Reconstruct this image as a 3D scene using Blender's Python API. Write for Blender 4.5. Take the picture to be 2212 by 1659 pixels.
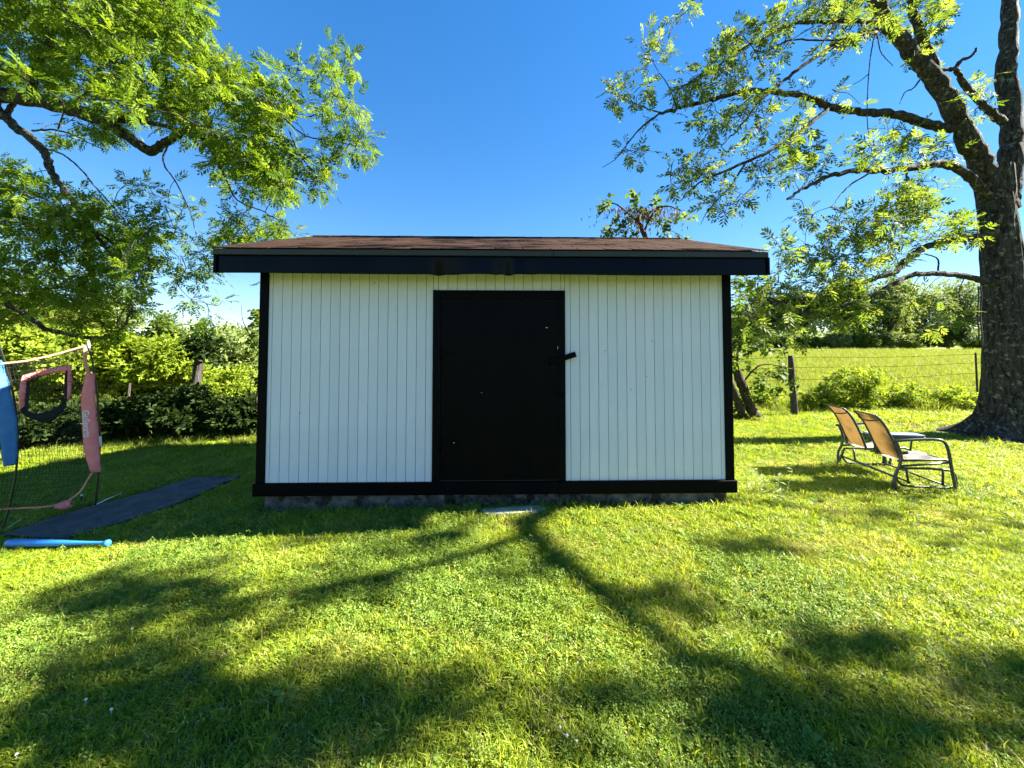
import bpy, bmesh, math, random
import numpy as np
from mathutils import Vector, Matrix, Euler
for o in list(bpy.data.objects): bpy.data.objects.remove(o)
R = math.radians
rng = np.random.default_rng(11); random.seed(5)
sc = bpy.context.scene; C = sc.collection
# ------------------------------------------------------------------ camera
CAM_Z = 1.62; F = 830.0; W2, H2 = 2212.0, 1659.0; HOR = 765.0; PITCH = R(2.0)
cd = bpy.data.cameras.new('camera'); cam = bpy.data.objects.new('camera', cd); C.objects.link(cam)
cam.location = (0, 0, CAM_Z); cam.rotation_euler = (R(90) + PITCH, 0, 0)
cd.sensor_width = 36; cd.sensor_fit = 'HORIZONTAL'; cd.lens = 36 * F / W2
SHIFT_PX = -(H2 / 2 - HOR + F * math.tan(PITCH))
cd.shift_y = SHIFT_PX / W2; cd.clip_start = 0.05; cd.clip_end = 3000
sc.camera = cam
# ------------------------------------------------------------------ sky and sun
SUN_EL, SUN_AZ = R(35.5), R(5.5)          # azimuth measured from +X towards +Y
SUN = np.array([math.cos(SUN_EL) * math.cos(SUN_AZ), math.cos(SUN_EL) * math.sin(SUN_AZ), math.sin(SUN_EL)])
wd = bpy.data.worlds.new('World'); sc.world = wd; wd.use_nodes = True
wn, wl = wd.node_tree.nodes, wd.node_tree.links
sky = wn.new('ShaderNodeTexSky'); sky.sky_type = 'NISHITA'; sky.sun_disc = False
sky.sun_elevation = SUN_EL; sky.sun_rotation = R(90) - SUN_AZ
sky.air_density = 1.0; sky.dust_density = 0.0; sky.ozone_density = 3.0; sky.altitude = 200
hs = wn.new('ShaderNodeHueSaturation'); hs.inputs['Saturation'].default_value = 1.56; hs.inputs['Hue'].default_value = 0.508; hs.inputs['Value'].default_value = 1.0
gm = wn.new('ShaderNodeGamma'); gm.inputs[1].default_value = 0.72; wl.new(sky.outputs[0], gm.inputs[0]); wl.new(gm.outputs[0], hs.inputs['Color']); wl.new(hs.outputs[0], wn['Background'].inputs[0])
wn['Background'].inputs[1].default_value = 0.052
sl = bpy.data.lights.new('sun', 'SUN'); sl.energy = 5.0; sl.angle = R(0.5); sl.color = (1.0, 0.94, 0.82)
so = bpy.data.objects.new('sun', sl); C.objects.link(so)
so.rotation_euler = Vector(SUN).to_track_quat('Z', 'Y').to_euler(); so.location = (20, 5, 20)
sc.view_settings.view_transform = 'Standard'; sc.view_settings.look = 'None'
sc.view_settings.exposure = 2.95; sc.view_settings.gamma = 1.0; sc.view_settings.use_curve_mapping = False
sc.render.engine = 'CYCLES'
sc.cycles.max_bounces = 8; sc.cycles.diffuse_bounces = 4; sc.cycles.transmission_bounces = 6; sc.cycles.transparent_max_bounces = 8

# ------------------------------------------------------------------ helpers: picture <-> place
def ray(px, py):
    u = (px - W2 / 2) / F; v = (H2 / 2 - py + SHIFT_PX) / F
    c, s = math.cos(PITCH), math.sin(PITCH)
    return np.array([u, c - s * v, s + c * v])
def P(px, py, Y):
    d = ray(px, py); t = Y / d[1]
    return np.array([d[0] * t, Y, CAM_Z + d[2] * t])
def to_px(p):
    c, s = math.cos(PITCH), math.sin(PITCH)
    y, z = p[1], p[2] - CAM_Z
    fz = c * y + s * z; up = -s * y + c * z
    if fz < 0.05: return (-9999, -9999)
    return (W2 / 2 + F * p[0] / fz, H2 / 2 + SHIFT_PX - F * up / fz)
def gz(x, y):
    x = np.asarray(x, float); y = np.asarray(y, float)
    z = -0.028 * np.clip(-x - 1.2, 0, 9)
    side = 1 / (1 + np.exp(-(x - 1.0 - 0.05 * y) / 2.0))
    z = z + side * 0.055 * np.clip(y - 12, 0, 50) + side * -0.03 * np.clip(y - 75, 0, 200)
    z = z - (1 - side) * 0.012 * np.clip(y - 9, 0, 60)
    z = z + 0.022 * np.sin(x * 1.3 + 0.7) * np.sin(y * 1.1 + 1.9) * np.clip((y - 1) / 3, 0, 1) * (np.abs(x) + np.abs(y - 5.5) > 4.2)
    return z
def gz1(x, y): return float(gz(x, y))
def G(px, py):
    d = ray(px, py); t = -CAM_Z / d[2] if d[2] < -1e-3 else 60.0
    for _ in range(12):
        p = d * t; z = gz1(p[0], p[1]); t = t + 0.8 * ((z - CAM_Z) / d[2] - t) if d[2] < -1e-3 else t
    p = d * t
    return np.array([p[0], p[1], gz1(p[0], p[1])])
def vnoise(p, seed=0):
    p = np.asarray(p, float); i = np.floor(p).astype(np.int64); f = p - i; f = f * f * (3 - 2 * f)
    k = p.shape[-1]; out = np.zeros(p.shape[:-1])
    for c in range(2 ** k):
        b = np.array([(c >> a) & 1 for a in range(k)]); q = i + b
        h = (q[..., 0] * 374761393 + q[..., 1] * 668265263 + (q[..., 2] * 2147483647 if k > 2 else 0) + seed * 1274126177) & 0x7fffffff
        h = ((h ^ (h >> 13)) * 1274126177) & 0x7fffffff; h = (h ^ (h >> 16)) & 0xffff
        w = np.prod(np.where(b == 1, f, 1 - f), axis=-1); out += w * h / 65535.0
    return out
def inpoly(x, y, poly):
    ins = False; n = len(poly); j = n - 1
    for i in range(n):
        xi, yi = poly[i]; xj, yj = poly[j]
        if (yi > y) != (yj > y) and x < (xj - xi) * (y - yi) / (yj - yi) + xi: ins = not ins
        j = i
    return ins
def inpoly_np(x, y, poly):
    ins = np.zeros(len(x), bool); n = len(poly); j = n - 1
    for i in range(n):
        xi, yi = poly[i]; xj, yj = poly[j]
        if yi != yj:
            ins ^= ((yi > y) != (yj > y)) & (x < (xj - xi) * (y - yi) / (yj - yi) + xi)
        j = i
    return ins
# ------------------------------------------------------------------ helpers: objects
def mesh_tris(name, V, T, rnd=None, smooth=False):
    V = np.ascontiguousarray(V, np.float32); T = np.ascontiguousarray(T, np.int32); k = T.shape[1]
    me = bpy.data.meshes.new(name); me.vertices.add(len(V)); me.vertices.foreach_set('co', V.ravel())
    me.loops.add(T.size); me.loops.foreach_set('vertex_index', T.ravel())
    me.polygons.add(len(T)); me.polygons.foreach_set('loop_start', np.arange(0, T.size, k, dtype=np.int32))
    me.polygons.foreach_set('loop_total', np.full(len(T), k, np.int32))
    if rnd is not None:
        a = me.attributes.new('rnd', 'FLOAT', 'POINT'); a.data.foreach_set('value', np.ascontiguousarray(rnd, np.float32))
    me.update(calc_edges=True)
    me.polygons.foreach_set('use_smooth', np.full(len(T), smooth)); me.update()
    return me
def tag(o, label=None, cat=None, group=None, kind=None):
    if label: o['label'] = label
    if cat: o['category'] = cat
    if group: o['group'] = group
    if kind: o['kind'] = kind
    return o
def obj(name, me, mat=None, parent=None, loc=None, rot=None):
    o = bpy.data.objects.new(name, me); C.objects.link(o)
    if mat is not None and me is not None and len(me.materials) == 0: me.materials.append(mat)
    if parent is not None: o.parent = parent
    if loc is not None: o.location = loc
    if rot is not None: o.rotation_euler = rot
    return o
def thing(name, label, cat, loc=(0, 0, 0), rz=0.0, group=None):
    o = bpy.data.objects.new(name, None); C.objects.link(o); o.empty_display_size = 0.2
    o.location = tuple(float(v) for v in loc); o.rotation_euler = (0, 0, rz)
    return tag(o, label, cat, group)
def wpart(name, V, T, mat, root, rnd=None, smooth=False, kind=None):      # world-space vertices under a root that is not rotated
    o = obj(name, mesh_tris(name, np.asarray(V) - np.array(root.location), T, rnd, smooth), mat, root)
    if kind: o['kind'] = kind
    return o
def box_me(name, x0, x1, y0, y1, z0, z1, bev=0.0, seg=1):
    bm = bmesh.new(); bmesh.ops.create_cube(bm, size=1.0)
    for v in bm.verts:
        v.co = Vector(((x0 + x1) / 2 + v.co.x * (x1 - x0), (y0 + y1) / 2 + v.co.y * (y1 - y0), (z0 + z1) / 2 + v.co.z * (z1 - z0)))
    if bev: bmesh.ops.bevel(bm, geom=list(bm.edges), offset=bev, segments=seg, affect='EDGES', profile=0.5)
    me = bpy.data.meshes.new(name); bm.to_mesh(me); bm.free(); return me
def catmull(pts, n=6):
    p = np.asarray(pts, float)
    if len(p) < 3: n = max(n, 2); return np.array([p[0] + (p[-1] - p[0]) * t for t in np.linspace(0, 1, n + 1)])
    q = np.vstack([2 * p[0] - p[1], p, 2 * p[-1] - p[-2]]); out = []
    for i in range(1, len(q) - 2):
        for t in np.arange(n) / n:
            a, b, c, d = q[i - 1], q[i], q[i + 1], q[i + 2]
            out.append(0.5 * ((2 * b) + (-a + c) * t + (2 * a - 5 * b + 4 * c - d) * t * t + (-a + 3 * b - 3 * c + d) * t ** 3))
    out.append(p[-1]); return np.array(out)
class Tubes:
    def __init__(s): s.V = []; s.T = []; s.n = 0
    def add(s, pts, rad, seg=6, lump=0.0, seed=0, cap=True):
        pts = np.asarray(pts, float); m = len(pts); rad = np.broadcast_to(np.asarray(rad, float), (m,))
        d = np.gradient(pts, axis=0); d /= np.linalg.norm(d, axis=1)[:, None] + 1e-9
        a = np.cross(d[0], [0.31, 0.2, 0.93]); 
        if np.linalg.norm(a) < 1e-3: a = np.cross(d[0], [1, 0, 0])
        fr = []
        for i in range(m):
            a = a - d[i] * np.dot(a, d[i]); a /= np.linalg.norm(a) + 1e-9; fr.append(a)
        fr = np.array(fr); b = np.cross(d, fr)
        th = np.linspace(0, 2 * np.pi, seg, endpoint=False)
        ring = fr[:, None, :] * np.cos(th)[None, :, None] + b[:, None, :] * np.sin(th)[None, :, None]
        rr = rad[:, None] * np.ones(seg)[None, :]
        if lump:
            s_ = np.concatenate([[0], np.cumsum(np.linalg.norm(np.diff(pts, axis=0), axis=1))])
            g = np.stack([np.cos(th)[None, :] * 2.2 + 0 * s_[:, None], np.sin(th)[None, :] * 2.2 + 0 * s_[:, None], s_[:, None] * 3.0 + 0 * th[None, :]], -1) + 50
            rr = rr * (1 + lump * (vnoise(g, seed) - 0.5) * 2)
        V = (pts[:, None, :] + ring * rr[..., None]).reshape(-1, 3)
        i = np.arange(m - 1)[:, None] * seg; j = np.arange(seg)[None, :]; k = (j + 1) % seg
        Q = np.stack([i + j, i + k, i + seg + k, i + seg + j], -1).reshape(-1, 4)
        T = np.concatenate([Q[:, [0, 1, 2]], Q[:, [0, 2, 3]]])
        if cap:
            V = np.vstack([V, pts[:1], pts[-1:]]); c0, c1 = m * seg, m * seg + 1
            e0 = np.stack([np.full(seg, c0), np.roll(np.arange(seg), -1), np.arange(seg)], -1)
            o_ = (m - 1) * seg; e1 = np.stack([np.full(seg, c1), o_ + np.arange(seg), o_ + np.roll(np.arange(seg), -1)], -1)
            T = np.vstack([T, e0, e1])
        s.V.append(V); s.T.append(T + s.n); s.n += len(V)
    def get(s): return np.vstack(s.V), np.vstack(s.T)
def tube_me(name, pts, rad, seg=8, smooth=True, spline=0):
    t = Tubes(); p = catmull(pts, spline) if spline else np.asarray(pts, float)
    t.add(p, rad, seg); V, T = t.get(); return mesh_tris(name, V, T, smooth=smooth)
# ------------------------------------------------------------------ helpers: materials
def new_mat(name):
    m = bpy.data.materials.new(name); m.use_nodes = True
    return m, m.node_tree.nodes, m.node_tree.links, m.node_tree.nodes['Principled BSDF']
def ramp(n, stops):
    r = n.new('ShaderNodeValToRGB'); e = r.color_ramp.elements
    while len(e) < len(stops): e.new(0.5)
    for k, (p, c) in enumerate(stops): e[k].position = p; e[k].color = (*c, 1)
    return r
def surf(name, c1, c2=None, rough=0.6, scale=4.0, stretch=(1, 1, 1), bump=0.0, bscale=40.0, bstretch=None, spec=0.4, lo=0.35, hi=0.65, metal=0.0, dist=0.004, detail=6, spots=None):
    m, n, l, b = new_mat(name)
    tc = n.new('ShaderNodeTexCoord'); src = tc.outputs['Object']
    b.inputs['Roughness'].default_value = rough; b.inputs['Specular IOR Level'].default_value = spec; b.inputs['Metallic'].default_value = metal
    col = None
    if c2 is not None:
        mp = n.new('ShaderNodeMapping'); mp.inputs['Scale'].default_value = stretch; l.new(src, mp.inputs[0])
        t = n.new('ShaderNodeTexNoise'); t.inputs['Scale'].default_value = scale; t.inputs['Detail'].default_value = detail; t.inputs['Roughness'].default_value = 0.65
        l.new(mp.outputs[0], t.inputs[0]); r = ramp(n, [(lo, c1), (hi, c2)]); l.new(t.outputs[0], r.inputs[0]); col = r.outputs[0]
    if spots is not None:
        sc_, thr, cc = spots
        t2 = n.new('ShaderNodeTexNoise'); t2.inputs['Scale'].default_value = sc_; t2.inputs['Detail'].default_value = 8; l.new(src, t2.inputs[0])
        r2 = ramp(n, [(thr, (0, 0, 0)), (thr + 0.05, (1, 1, 1))]); l.new(t2.outputs[0], r2.inputs[0])
        mx = n.new('ShaderNodeMixRGB'); l.new(r2.outputs[0], mx.inputs[0]); mx.inputs[2].default_value = (*cc, 1)
        if col: l.new(col, mx.inputs[1])
        else: mx.inputs[1].default_value = (*c1, 1)
        col = mx.outputs[0]
    if col: l.new(col, b.inputs['Base Color'])
    else: b.inputs['Base Color'].default_value = (*c1, 1)
    if bump:
        mp = n.new('ShaderNodeMapping'); mp.inputs['Scale'].default_value = bstretch or stretch; l.new(src, mp.inputs[0])
        t = n.new('ShaderNodeTexNoise'); t.inputs['Scale'].default_value = bscale; t.inputs['Detail'].default_value = 5; l.new(mp.outputs[0], t.inputs[0])
        bp = n.new('ShaderNodeBump'); bp.inputs['Strength'].default_value = bump; bp.inputs['Distance'].default_value = dist
        l.new(t.outputs[0], bp.inputs['Height']); l.new(bp.outputs[0], b.inputs['Normal'])
    return m
def leafmat(name, stops, trans=0.45, rough=0.6, patch=None, tcol=1.25, spec=0.12):
    """leaf or blade: colour by per-leaf value, light passes through"""
    m, n, l, b = new_mat(name)
    at = n.new('ShaderNodeAttribute'); at.attribute_name = 'rnd'
    oi = n.new('ShaderNodeObjectInfo')
    ad = n.new('ShaderNodeMath'); ad.operation = 'ADD'; l.new(at.outputs['Fac'], ad.inputs[0]); l.new(oi.outputs['Random'], ad.inputs[1])
    fr = n.new('ShaderNodeMath'); fr.operation = 'FRACT'; l.new(ad.outputs[0], fr.inputs[0])
    r = ramp(n, stops); l.new(fr.outputs[0], r.inputs[0]); col = r.outputs[0]
    if patch:
        ge = n.new('ShaderNodeNewGeometry')
        for sc_, thr, w, cc in patch:
            t = n.new('ShaderNodeTexNoise'); t.inputs['Scale'].default_value = sc_; t.inputs['Detail'].default_value = 4; l.new(ge.outputs['Position'], t.inputs[0])
            r2 = ramp(n, [(thr, (0, 0, 0)), (thr + w, (1, 1, 1))]); l.new(t.outputs[0], r2.inputs[0])
            mx = n.new('ShaderNodeMixRGB'); l.new(r2.outputs[0], mx.inputs[0]); l.new(col, mx.inputs[1]); mx.inputs[2].default_value = (*cc, 1); col = mx.outputs[0]
    l.new(col, b.inputs['Base Color']); b.inputs['Roughness'].default_value = rough; b.inputs['Specular IOR Level'].default_value = spec
    tr = n.new('ShaderNodeBsdfTranslucent'); g = n.new('ShaderNodeMixRGB'); g.blend_type = 'MULTIPLY'; g.inputs[0].default_value = 1; l.new(col, g.inputs[1]); g.inputs[2].default_value = (tcol * 1.08, tcol, tcol * 0.55, 1)
    l.new(g.outputs[0], tr.inputs[0])
    ms = n.new('ShaderNodeMixShader'); ms.inputs[0].default_value = trans; l.new(b.outputs[0], ms.inputs[1]); l.new(tr.outputs[0], ms.inputs[2])
    l.new(ms.outputs[0], n['Material Output'].inputs[0]); return m
# ================================================================== GROUND
xs = np.unique(np.concatenate([np.linspace(-14, 20, 137), np.linspace(-60, 80, 71), np.linspace(-900, 900, 31)]))
ys = np.unique(np.concatenate([np.linspace(-6, 20, 105), np.linspace(20, 110, 46), np.linspace(-300, 1500, 31)]))
gx, gy = np.meshgrid(xs, ys); nx = len(xs)
V = np.stack([gx, gy, gz(gx, gy)], -1).reshape(-1, 3)
i = (np.arange(len(ys) - 1)[:, None] * nx + np.arange(nx - 1)[None, :]).ravel()
Q = np.stack([i, i + 1, i + 1 + nx, i + nx], -1)
m, n, l, b = new_mat('lawn_soil')
tc = n.new('ShaderNodeNewGeometry')
t1 = n.new('ShaderNodeTexNoise'); t1.inputs['Scale'].default_value = 0.9; t1.inputs['Detail'].default_value = 9; l.new(tc.outputs['Position'], t1.inputs[0])
r1 = ramp(n, [(0.3, (0.055, 0.070, 0.014)), (0.55, (0.095, 0.120, 0.020)), (0.75, (0.125, 0.120, 0.040))]); l.new(t1.outputs[0], r1.inputs[0])
t2 = n.new('ShaderNodeTexNoise'); t2.inputs['Scale'].default_value = 45; t2.inputs['Detail'].default_value = 6; l.new(tc.outputs['Position'], t2.inputs[0])
r2 = ramp(n, [(0.35, (0.45, 0.42, 0.35)), (0.65, (1.15, 1.15, 1.0))]); l.new(t2.outputs[0], r2.inputs[0])
mx = n.new('ShaderNodeMixRGB'); mx.blend_type = 'MULTIPLY'; mx.inputs[0].default_value = 1; l.new(r1.outputs[0], mx.inputs[1]); l.new(r2.outputs[0], mx.inputs[2])
sp = n.new('ShaderNodeSeparateXYZ'); l.new(tc.outputs['Position'], sp.inputs[0])
mr = n.new('ShaderNodeMapRange'); mr.inputs[1].default_value = 10.5; mr.inputs[2].default_value = 24; l.new(sp.outputs['Y'], mr.inputs[0])
t3 = n.new('ShaderNodeTexNoise'); t3.inputs['Scale'].default_value = 0.35; t3.inputs['Detail'].default_value = 10; t3.inputs['Roughness'].default_value = 0.75; l.new(tc.outputs['Position'], t3.inputs[0])
r3 = ramp(n, [(0.3, (0.10, 0.145, 0.016)), (0.7, (0.165, 0.20, 0.034))]); l.new(t3.outputs[0], r3.inputs[0])
m2 = n.new('ShaderNodeMixRGB'); l.new(mr.outputs[0], m2.inputs[0]); l.new(mx.outputs[0], m2.inputs[1]); l.new(r3.outputs[0], m2.inputs[2])
l.new(m2.outputs[0], b.inputs['Base Color']); b.inputs['Roughness'].default_value = 0.95; b.inputs['Specular IOR Level'].default_value = 0.1
bp = n.new('ShaderNodeBump'); bp.inputs['Strength'].default_value = 0.8; bp.inputs['Distance'].default_value = 0.03; l.new(t2.outputs[0], bp.inputs['Height']); l.new(bp.outputs[0], b.inputs['Normal'])
tag(obj('ground', mesh_tris('ground', V, Q, smooth=True), m), 'gently sloping ground under the mown lawn and the field', kind='structure')

# ================================================================== SHED
SHED = np.array([-0.144, 4.13]); TH = R(1.3); A = 2.52
shed = thing('garden_shed', 'white board-sided shed with black trim, black door and brown shingle roof', 'shed', (SHED[0], SHED[1], 0), TH)
white = surf('white_board_paint', (0.60, 0.615, 0.675), (0.55, 0.565, 0.625), rough=0.62, scale=3, stretch=(3, 3, 0.5), bump=0.25, bscale=60, bstretch=(2.5, 2.5, 0.12), dist=0.003, spots=(11.0, 0.74, (0.52, 0.54, 0.50)))
_n, _l = white.node_tree.nodes, white.node_tree.links; _b = _n['Principled BSDF']; _src = _b.inputs['Base Color'].links[0].from_socket
_oi = _n.new('ShaderNodeObjectInfo'); _r = ramp(_n, [(0, (0.955, 0.96, 0.955)), (1, (1.03, 1.025, 1.02))]); _l.new(_oi.outputs['Random'], _r.inputs[0])
_m = _n.new('ShaderNodeMixRGB'); _m.blend_type = 'MULTIPLY'; _m.inputs[0].default_value = 1; _l.new(_src, _m.inputs[1]); _l.new(_r.outputs[0], _m.inputs[2]); _l.new(_m.outputs[0], _b.inputs['Base Color'])
groove = surf('groove_shade', (0.07, 0.085, 0.095), (0.05, 0.06, 0.07), rough=0.8, scale=6)  # grooves are white like the boards; their shade is put into this dark colour
black = surf('black_trim_paint', (0.0007, 0.0011, 0.0017), (0.0014, 0.0020, 0.0030), rough=0.5, scale=5, stretch=(1, 1, 0.3), bump=0.18, bscale=35, bstretch=(1.5, 1.5, 0.25), dist=0.003, spec=0.055)
blackd = surf('black_door_paint', (0.0005, 0.0009, 0.0016), (0.0011, 0.0018, 0.0030), rough=0.42, scale=4, stretch=(2, 2, 0.3), bump=0.3, bscale=60, bstretch=(3, 3, 0.15), dist=0.003, spec=0.055)
fasc = surf('black_metal_fascia', (0.0008, 0.0018, 0.0042), (0.0016, 0.0034, 0.0075), rough=0.22, scale=2, spec=0.085, bump=0.1, bscale=8, dist=0.004)
drip = surf('grey_green_drip_board', (0.014, 0.017, 0.014), (0.020, 0.023, 0.019), rough=0.55, scale=7, stretch=(0.3, 1, 1))
Z0, Z1, ZT = 0.142, 0.272, 2.62                # board bottom, siding bottom, siding top
LB, RB = -A + 0.075, A - 0.075                 # inner edges of corner boards
DL, DR, DT = -0.702, 0.716, 2.307              # door casing outer edges
PW = 0.1016; GAP = 0.0045; D = 3.28
def add(name, x0, x1, y0, y1, z0, z1, mat, bev=0.004, parent=None, label=None):
    o = obj(name, box_me(name, x0, x1, y0, y1, z0, z1, bev), mat, parent or shed)
    if label: o['label'] = label
    return o
# core the boards are nailed to (also closes the inside)
core = bmesh.new()
prof = [(0.014, Z0), (D - 0.014, Z0), (D - 0.014, 2.60), (D / 2, 3.21), (0.014, 2.60)]
vs = [[core.verts.new((x, y, z)) for y, z in prof] for x in (-A + 0.014, A - 0.014)]
core.faces.new(vs[0][::-1]); core.faces.new(vs[1])
for k in range(5): core.faces.new([vs[0][k], vs[0][(k + 1) % 5], vs[1][(k + 1) % 5], vs[1][k]])
bmesh.ops.recalc_face_normals(core, faces=core.faces)
me = bpy.data.meshes.new('wall'); core.to_mesh(me); core.free()
wall = obj('wall', me, groove, shed)
full = box_me('board_long', -PW / 2 + GAP / 2, PW / 2 - GAP / 2, -0.002, 0.016, Z1, ZT - 0.06, 0.0015); full.materials.append(white)
shrt = box_me('board_short', -PW / 2 + GAP / 2, PW / 2 - GAP / 2, -0.002, 0.016, DT, ZT - 0.06, 0.0015); shrt.materials.append(white)
def boards(x0, x1, first, me, z0):
    x = x0; w = first
    while x < x1 - 0.004:
        e = min(x + w, x1)
        if abs((e - x) - PW) < 1e-4:
            o = obj('board', me, None, wall, ((x + e) / 2, random.uniform(-0.0012, 0.0012), 0))
        else:
            obj('board', box_me('board', x + GAP / 2, e - GAP / 2, -0.002, 0.016, z0, ZT - 0.06, 0.0015), white, wall)
        x = e; w = PW
boards(LB, DL, 0.042, full, Z1)
boards(DL, DR, 0.055, shrt, DT)
boards(DR, RB, 0.058, full, Z1)
nb = int((D - 0.15) / PW)
side_me = box_me('side_board', -0.016, 0.002, -PW / 2 + GAP / 2, PW / 2 - GAP / 2, Z1, ZT - 0.06, 0.0015); side_me.materials.append(white)
for sgn in (-1, 1):
    for k in range(nb + 1):
        obj('board', side_me, None, wall, (sgn * (A - 0.0005) if sgn > 0 else -A + 0.0155, 0.085 + PW / 2 + k * PW * (D - 0.17) / (PW * (nb + 1)), 0))
for x0, x1 in ((-A - 0.012, LB), (RB, A + 0.012)):
    add('corner_trim', x0, x1, -0.022, 0.060, Z1, ZT - 0.05, black)
    add('corner_trim', x0, x1, D - 0.07, D + 0.022, Z1, ZT - 0.05, black)
add('bottom_board', -A - 0.035, 0.630, -0.034, 0.013, Z0, Z1, black)
add('bottom_board', 0.632, A + 0.032, -0.036, 0.013, Z0 - 0.002, Z1 - 0.001, black)
for x0, x1 in ((-A - 0.033, -A + 0.0), (A - 0.0, A + 0.030)): add('bottom_board', x0, x1, 0.014, D + 0.03, Z0 + 0.001, Z1 - 0.002, black)
# door
door = add('door', -0.612, 0.632, -0.012, 0.013, Z1 + 0.012, DT - 0.105, blackd, 0.003)
add('door_casing', DL, -0.618, -0.024, 0.015, Z1, DT, black)
add('door_casing', 0.640, DR, -0.024, 0.015, Z1, DT, black)
add('door_casing', -0.618, 0.640, -0.0235, 0.015, DT - 0.098, DT - 0.001, black)
for z in (0.66, 1.62):
    h = obj('hinge', box_me('hinge', -0.632, -0.45, -0.020, -0.0122, z - 0.018, z + 0.018, 0.003), black, door)
    obj('hinge_pin', tube_me('hinge_pin', [(-0.615, -0.028, z - 0.07), (-0.615, -0.028, z + 0.07)], 0.008, 8), black, h)
bar_m = surf('grey_black_bar', (0.002, 0.003, 0.0035), (0.004, 0.005, 0.0055), rough=0.8, scale=12, spec=0.04)
bar = obj('turn_bar', box_me('turn_bar', -0.145, 0.145, -0.012, 0.012, -0.029, 0.029, 0.003), bar_m, door, (0.685, -0.045, 1.575), (0, R(-18), 0))
bar['label'] = 'tilted flat wooden turn bar that holds the door shut'
obj('bar_screw', tube_me('bar_screw', [(0, -0.016, 0), (0, 0.032, 0)], 0.007, 8), bar_m, bar)
hs_ = obj('hasp', box_me('hasp', 0.60, 0.617, -0.022, -0.0122, 1.24, 1.345, 0.002), bar_m, door)
obj('bolt_plate', box_me('bolt_plate', 0.612, 0.70, -0.036, -0.0245, 1.175, 1.205, 0.002), bar_m, door)
obj('bolt_rod', tube_me('bolt_rod', [(0.60, -0.042, 1.19), (0.695, -0.042, 1.19)], 0.006, 8), bar_m, door)
chip = surf('bare_wood_chip', (0.62, 0.66, 0.62))
for (x, z, w, h, r) in ((0.518, 1.905, 0.030, 0.006, 0), (-0.475, 0.665, 0.018, 0.055, 0.25), (0.636, 1.69, 0.006, 0.04, 0.1), (-0.18, 1.21, 0.007, 0.007, 0)):
    bm = bmesh.new(); k = 9
    vv = [bm.verts.new((math.cos(a) * w / 2 * random.uniform(0.75, 1.1), 0, math.sin(a) * h / 2 * random.uniform(0.75, 1.1))) for a in np.linspace(0, 2 * math.pi, k, endpoint=False)]
    f = bm.faces.new(vv); me = bpy.data.meshes.new('paint_chip'); bm.to_mesh(me); bm.free()
    obj('paint_chip', me, chip, door, (x, -0.0145, z), (0, r, 0))
for (x, z, c) in ((-1.33, 2.385, 0.05), (1.60, 1.38, 0.3), (1.15, 1.66, 0.3), (1.66, 1.76, 0.35), (1.43, 1.24, 0.4), (-2.1, 1.0, 0.4)):
    t = Tubes(); t.add([(x, -0.006, z), (x, 0.004, z)], [0.006, 0.006], 7); V, T = t.get()
    obj('nail_hole', mesh_tris('nail_hole', V, T), surf('nail_rust_%d' % int(c * 100), (c * 0.5, c * 0.45, c * 0.4)), wall)
# roof
EY, EZ, RY, RZ_ = -0.33, 2.660, D / 2, 3.375; HX = 2.765; OX = -0.03
XL, XR = -HX + OX, HX + OX
slope = math.atan2(RZ_ - EZ, RY - EY); LEN = math.hypot(RZ_ - EZ, RY - EY)
soff = surf('soffit_black', (0.004, 0.005, 0.006), (0.007, 0.008, 0.008), rough=0.7, scale=6)
roof_m = surf('shingle_felt', (0.07, 0.05, 0.043), (0.11, 0.08, 0.07), rough=0.9, scale=20)
bm = bmesh.new()
prof = [(EY, EZ), (RY, RZ_), (D - EY, EZ), (D - EY, EZ - 0.05), (RY, RZ_ - 0.06), (EY, EZ - 0.05)]
vs = [[bm.verts.new((x, y, z - 0.012)) for y, z in prof] for x in (XL, XR)]
bm.faces.new([vs[0][k] for k in (0, 1, 4, 5)]); bm.faces.new([vs[0][k] for k in (1, 2, 3, 4)]); bm.faces.new([vs[1][k] for k in (0, 5, 4, 1)]); bm.faces.new([vs[1][k] for k in (1, 4, 3, 2)])
for k in range(6): bm.faces.new([vs[0][k], vs[0][(k + 1) % 6], vs[1][(k + 1) % 6], vs[1][k]])
bmesh.ops.recalc_face_normals(bm, faces=bm.faces)
me = bpy.data.meshes.new('roof'); bm.to_mesh(me); bm.free()
roof = obj('roof', me, roof_m, shed)
m, n, l, b = new_mat('brown_shingle'); tcn = n.new('ShaderNodeTexCoord'); oi = n.new('ShaderNodeObjectInfo')
at = n.new('ShaderNodeAttribute'); at.attribute_name = 'rnd'
ad = n.new('ShaderNodeMath'); ad.operation = 'ADD'; l.new(oi.outputs['Random'], ad.inputs[0]); l.new(at.outputs['Fac'], ad.inputs[1])
fr = n.new('ShaderNodeMath'); fr.operation = 'FRACT'; l.new(ad.outputs[0], fr.inputs[0])
r1 = ramp(n, [(0, (0.030, 0.0175, 0.0125)), (0.5, (0.034, 0.020, 0.0145)), (1, (0.040, 0.024, 0.0175))]); l.new(fr.outputs[0], r1.inputs[0])
tn = n.new('ShaderNodeTexNoise'); tn.inputs['Scale'].default_value = 130; tn.inputs['Detail'].default_value = 3; l.new(tcn.outputs['Object'], tn.inputs[0])
r2 = ramp(n, [(0.3, (0.55, 0.55, 0.55)), (0.7, (1.3, 1.3, 1.3))]); l.new(tn.outputs[0], r2.inputs[0])
mx = n.new('ShaderNodeMixRGB'); mx.blend_type = 'MULTIPLY'; mx.inputs[0].default_value = 1; l.new(r1.outputs[0], mx.inputs[1]); l.new(r2.outputs[0], mx.inputs[2]); l.new(mx.outputs[0], b.inputs['Base Color'])
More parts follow.
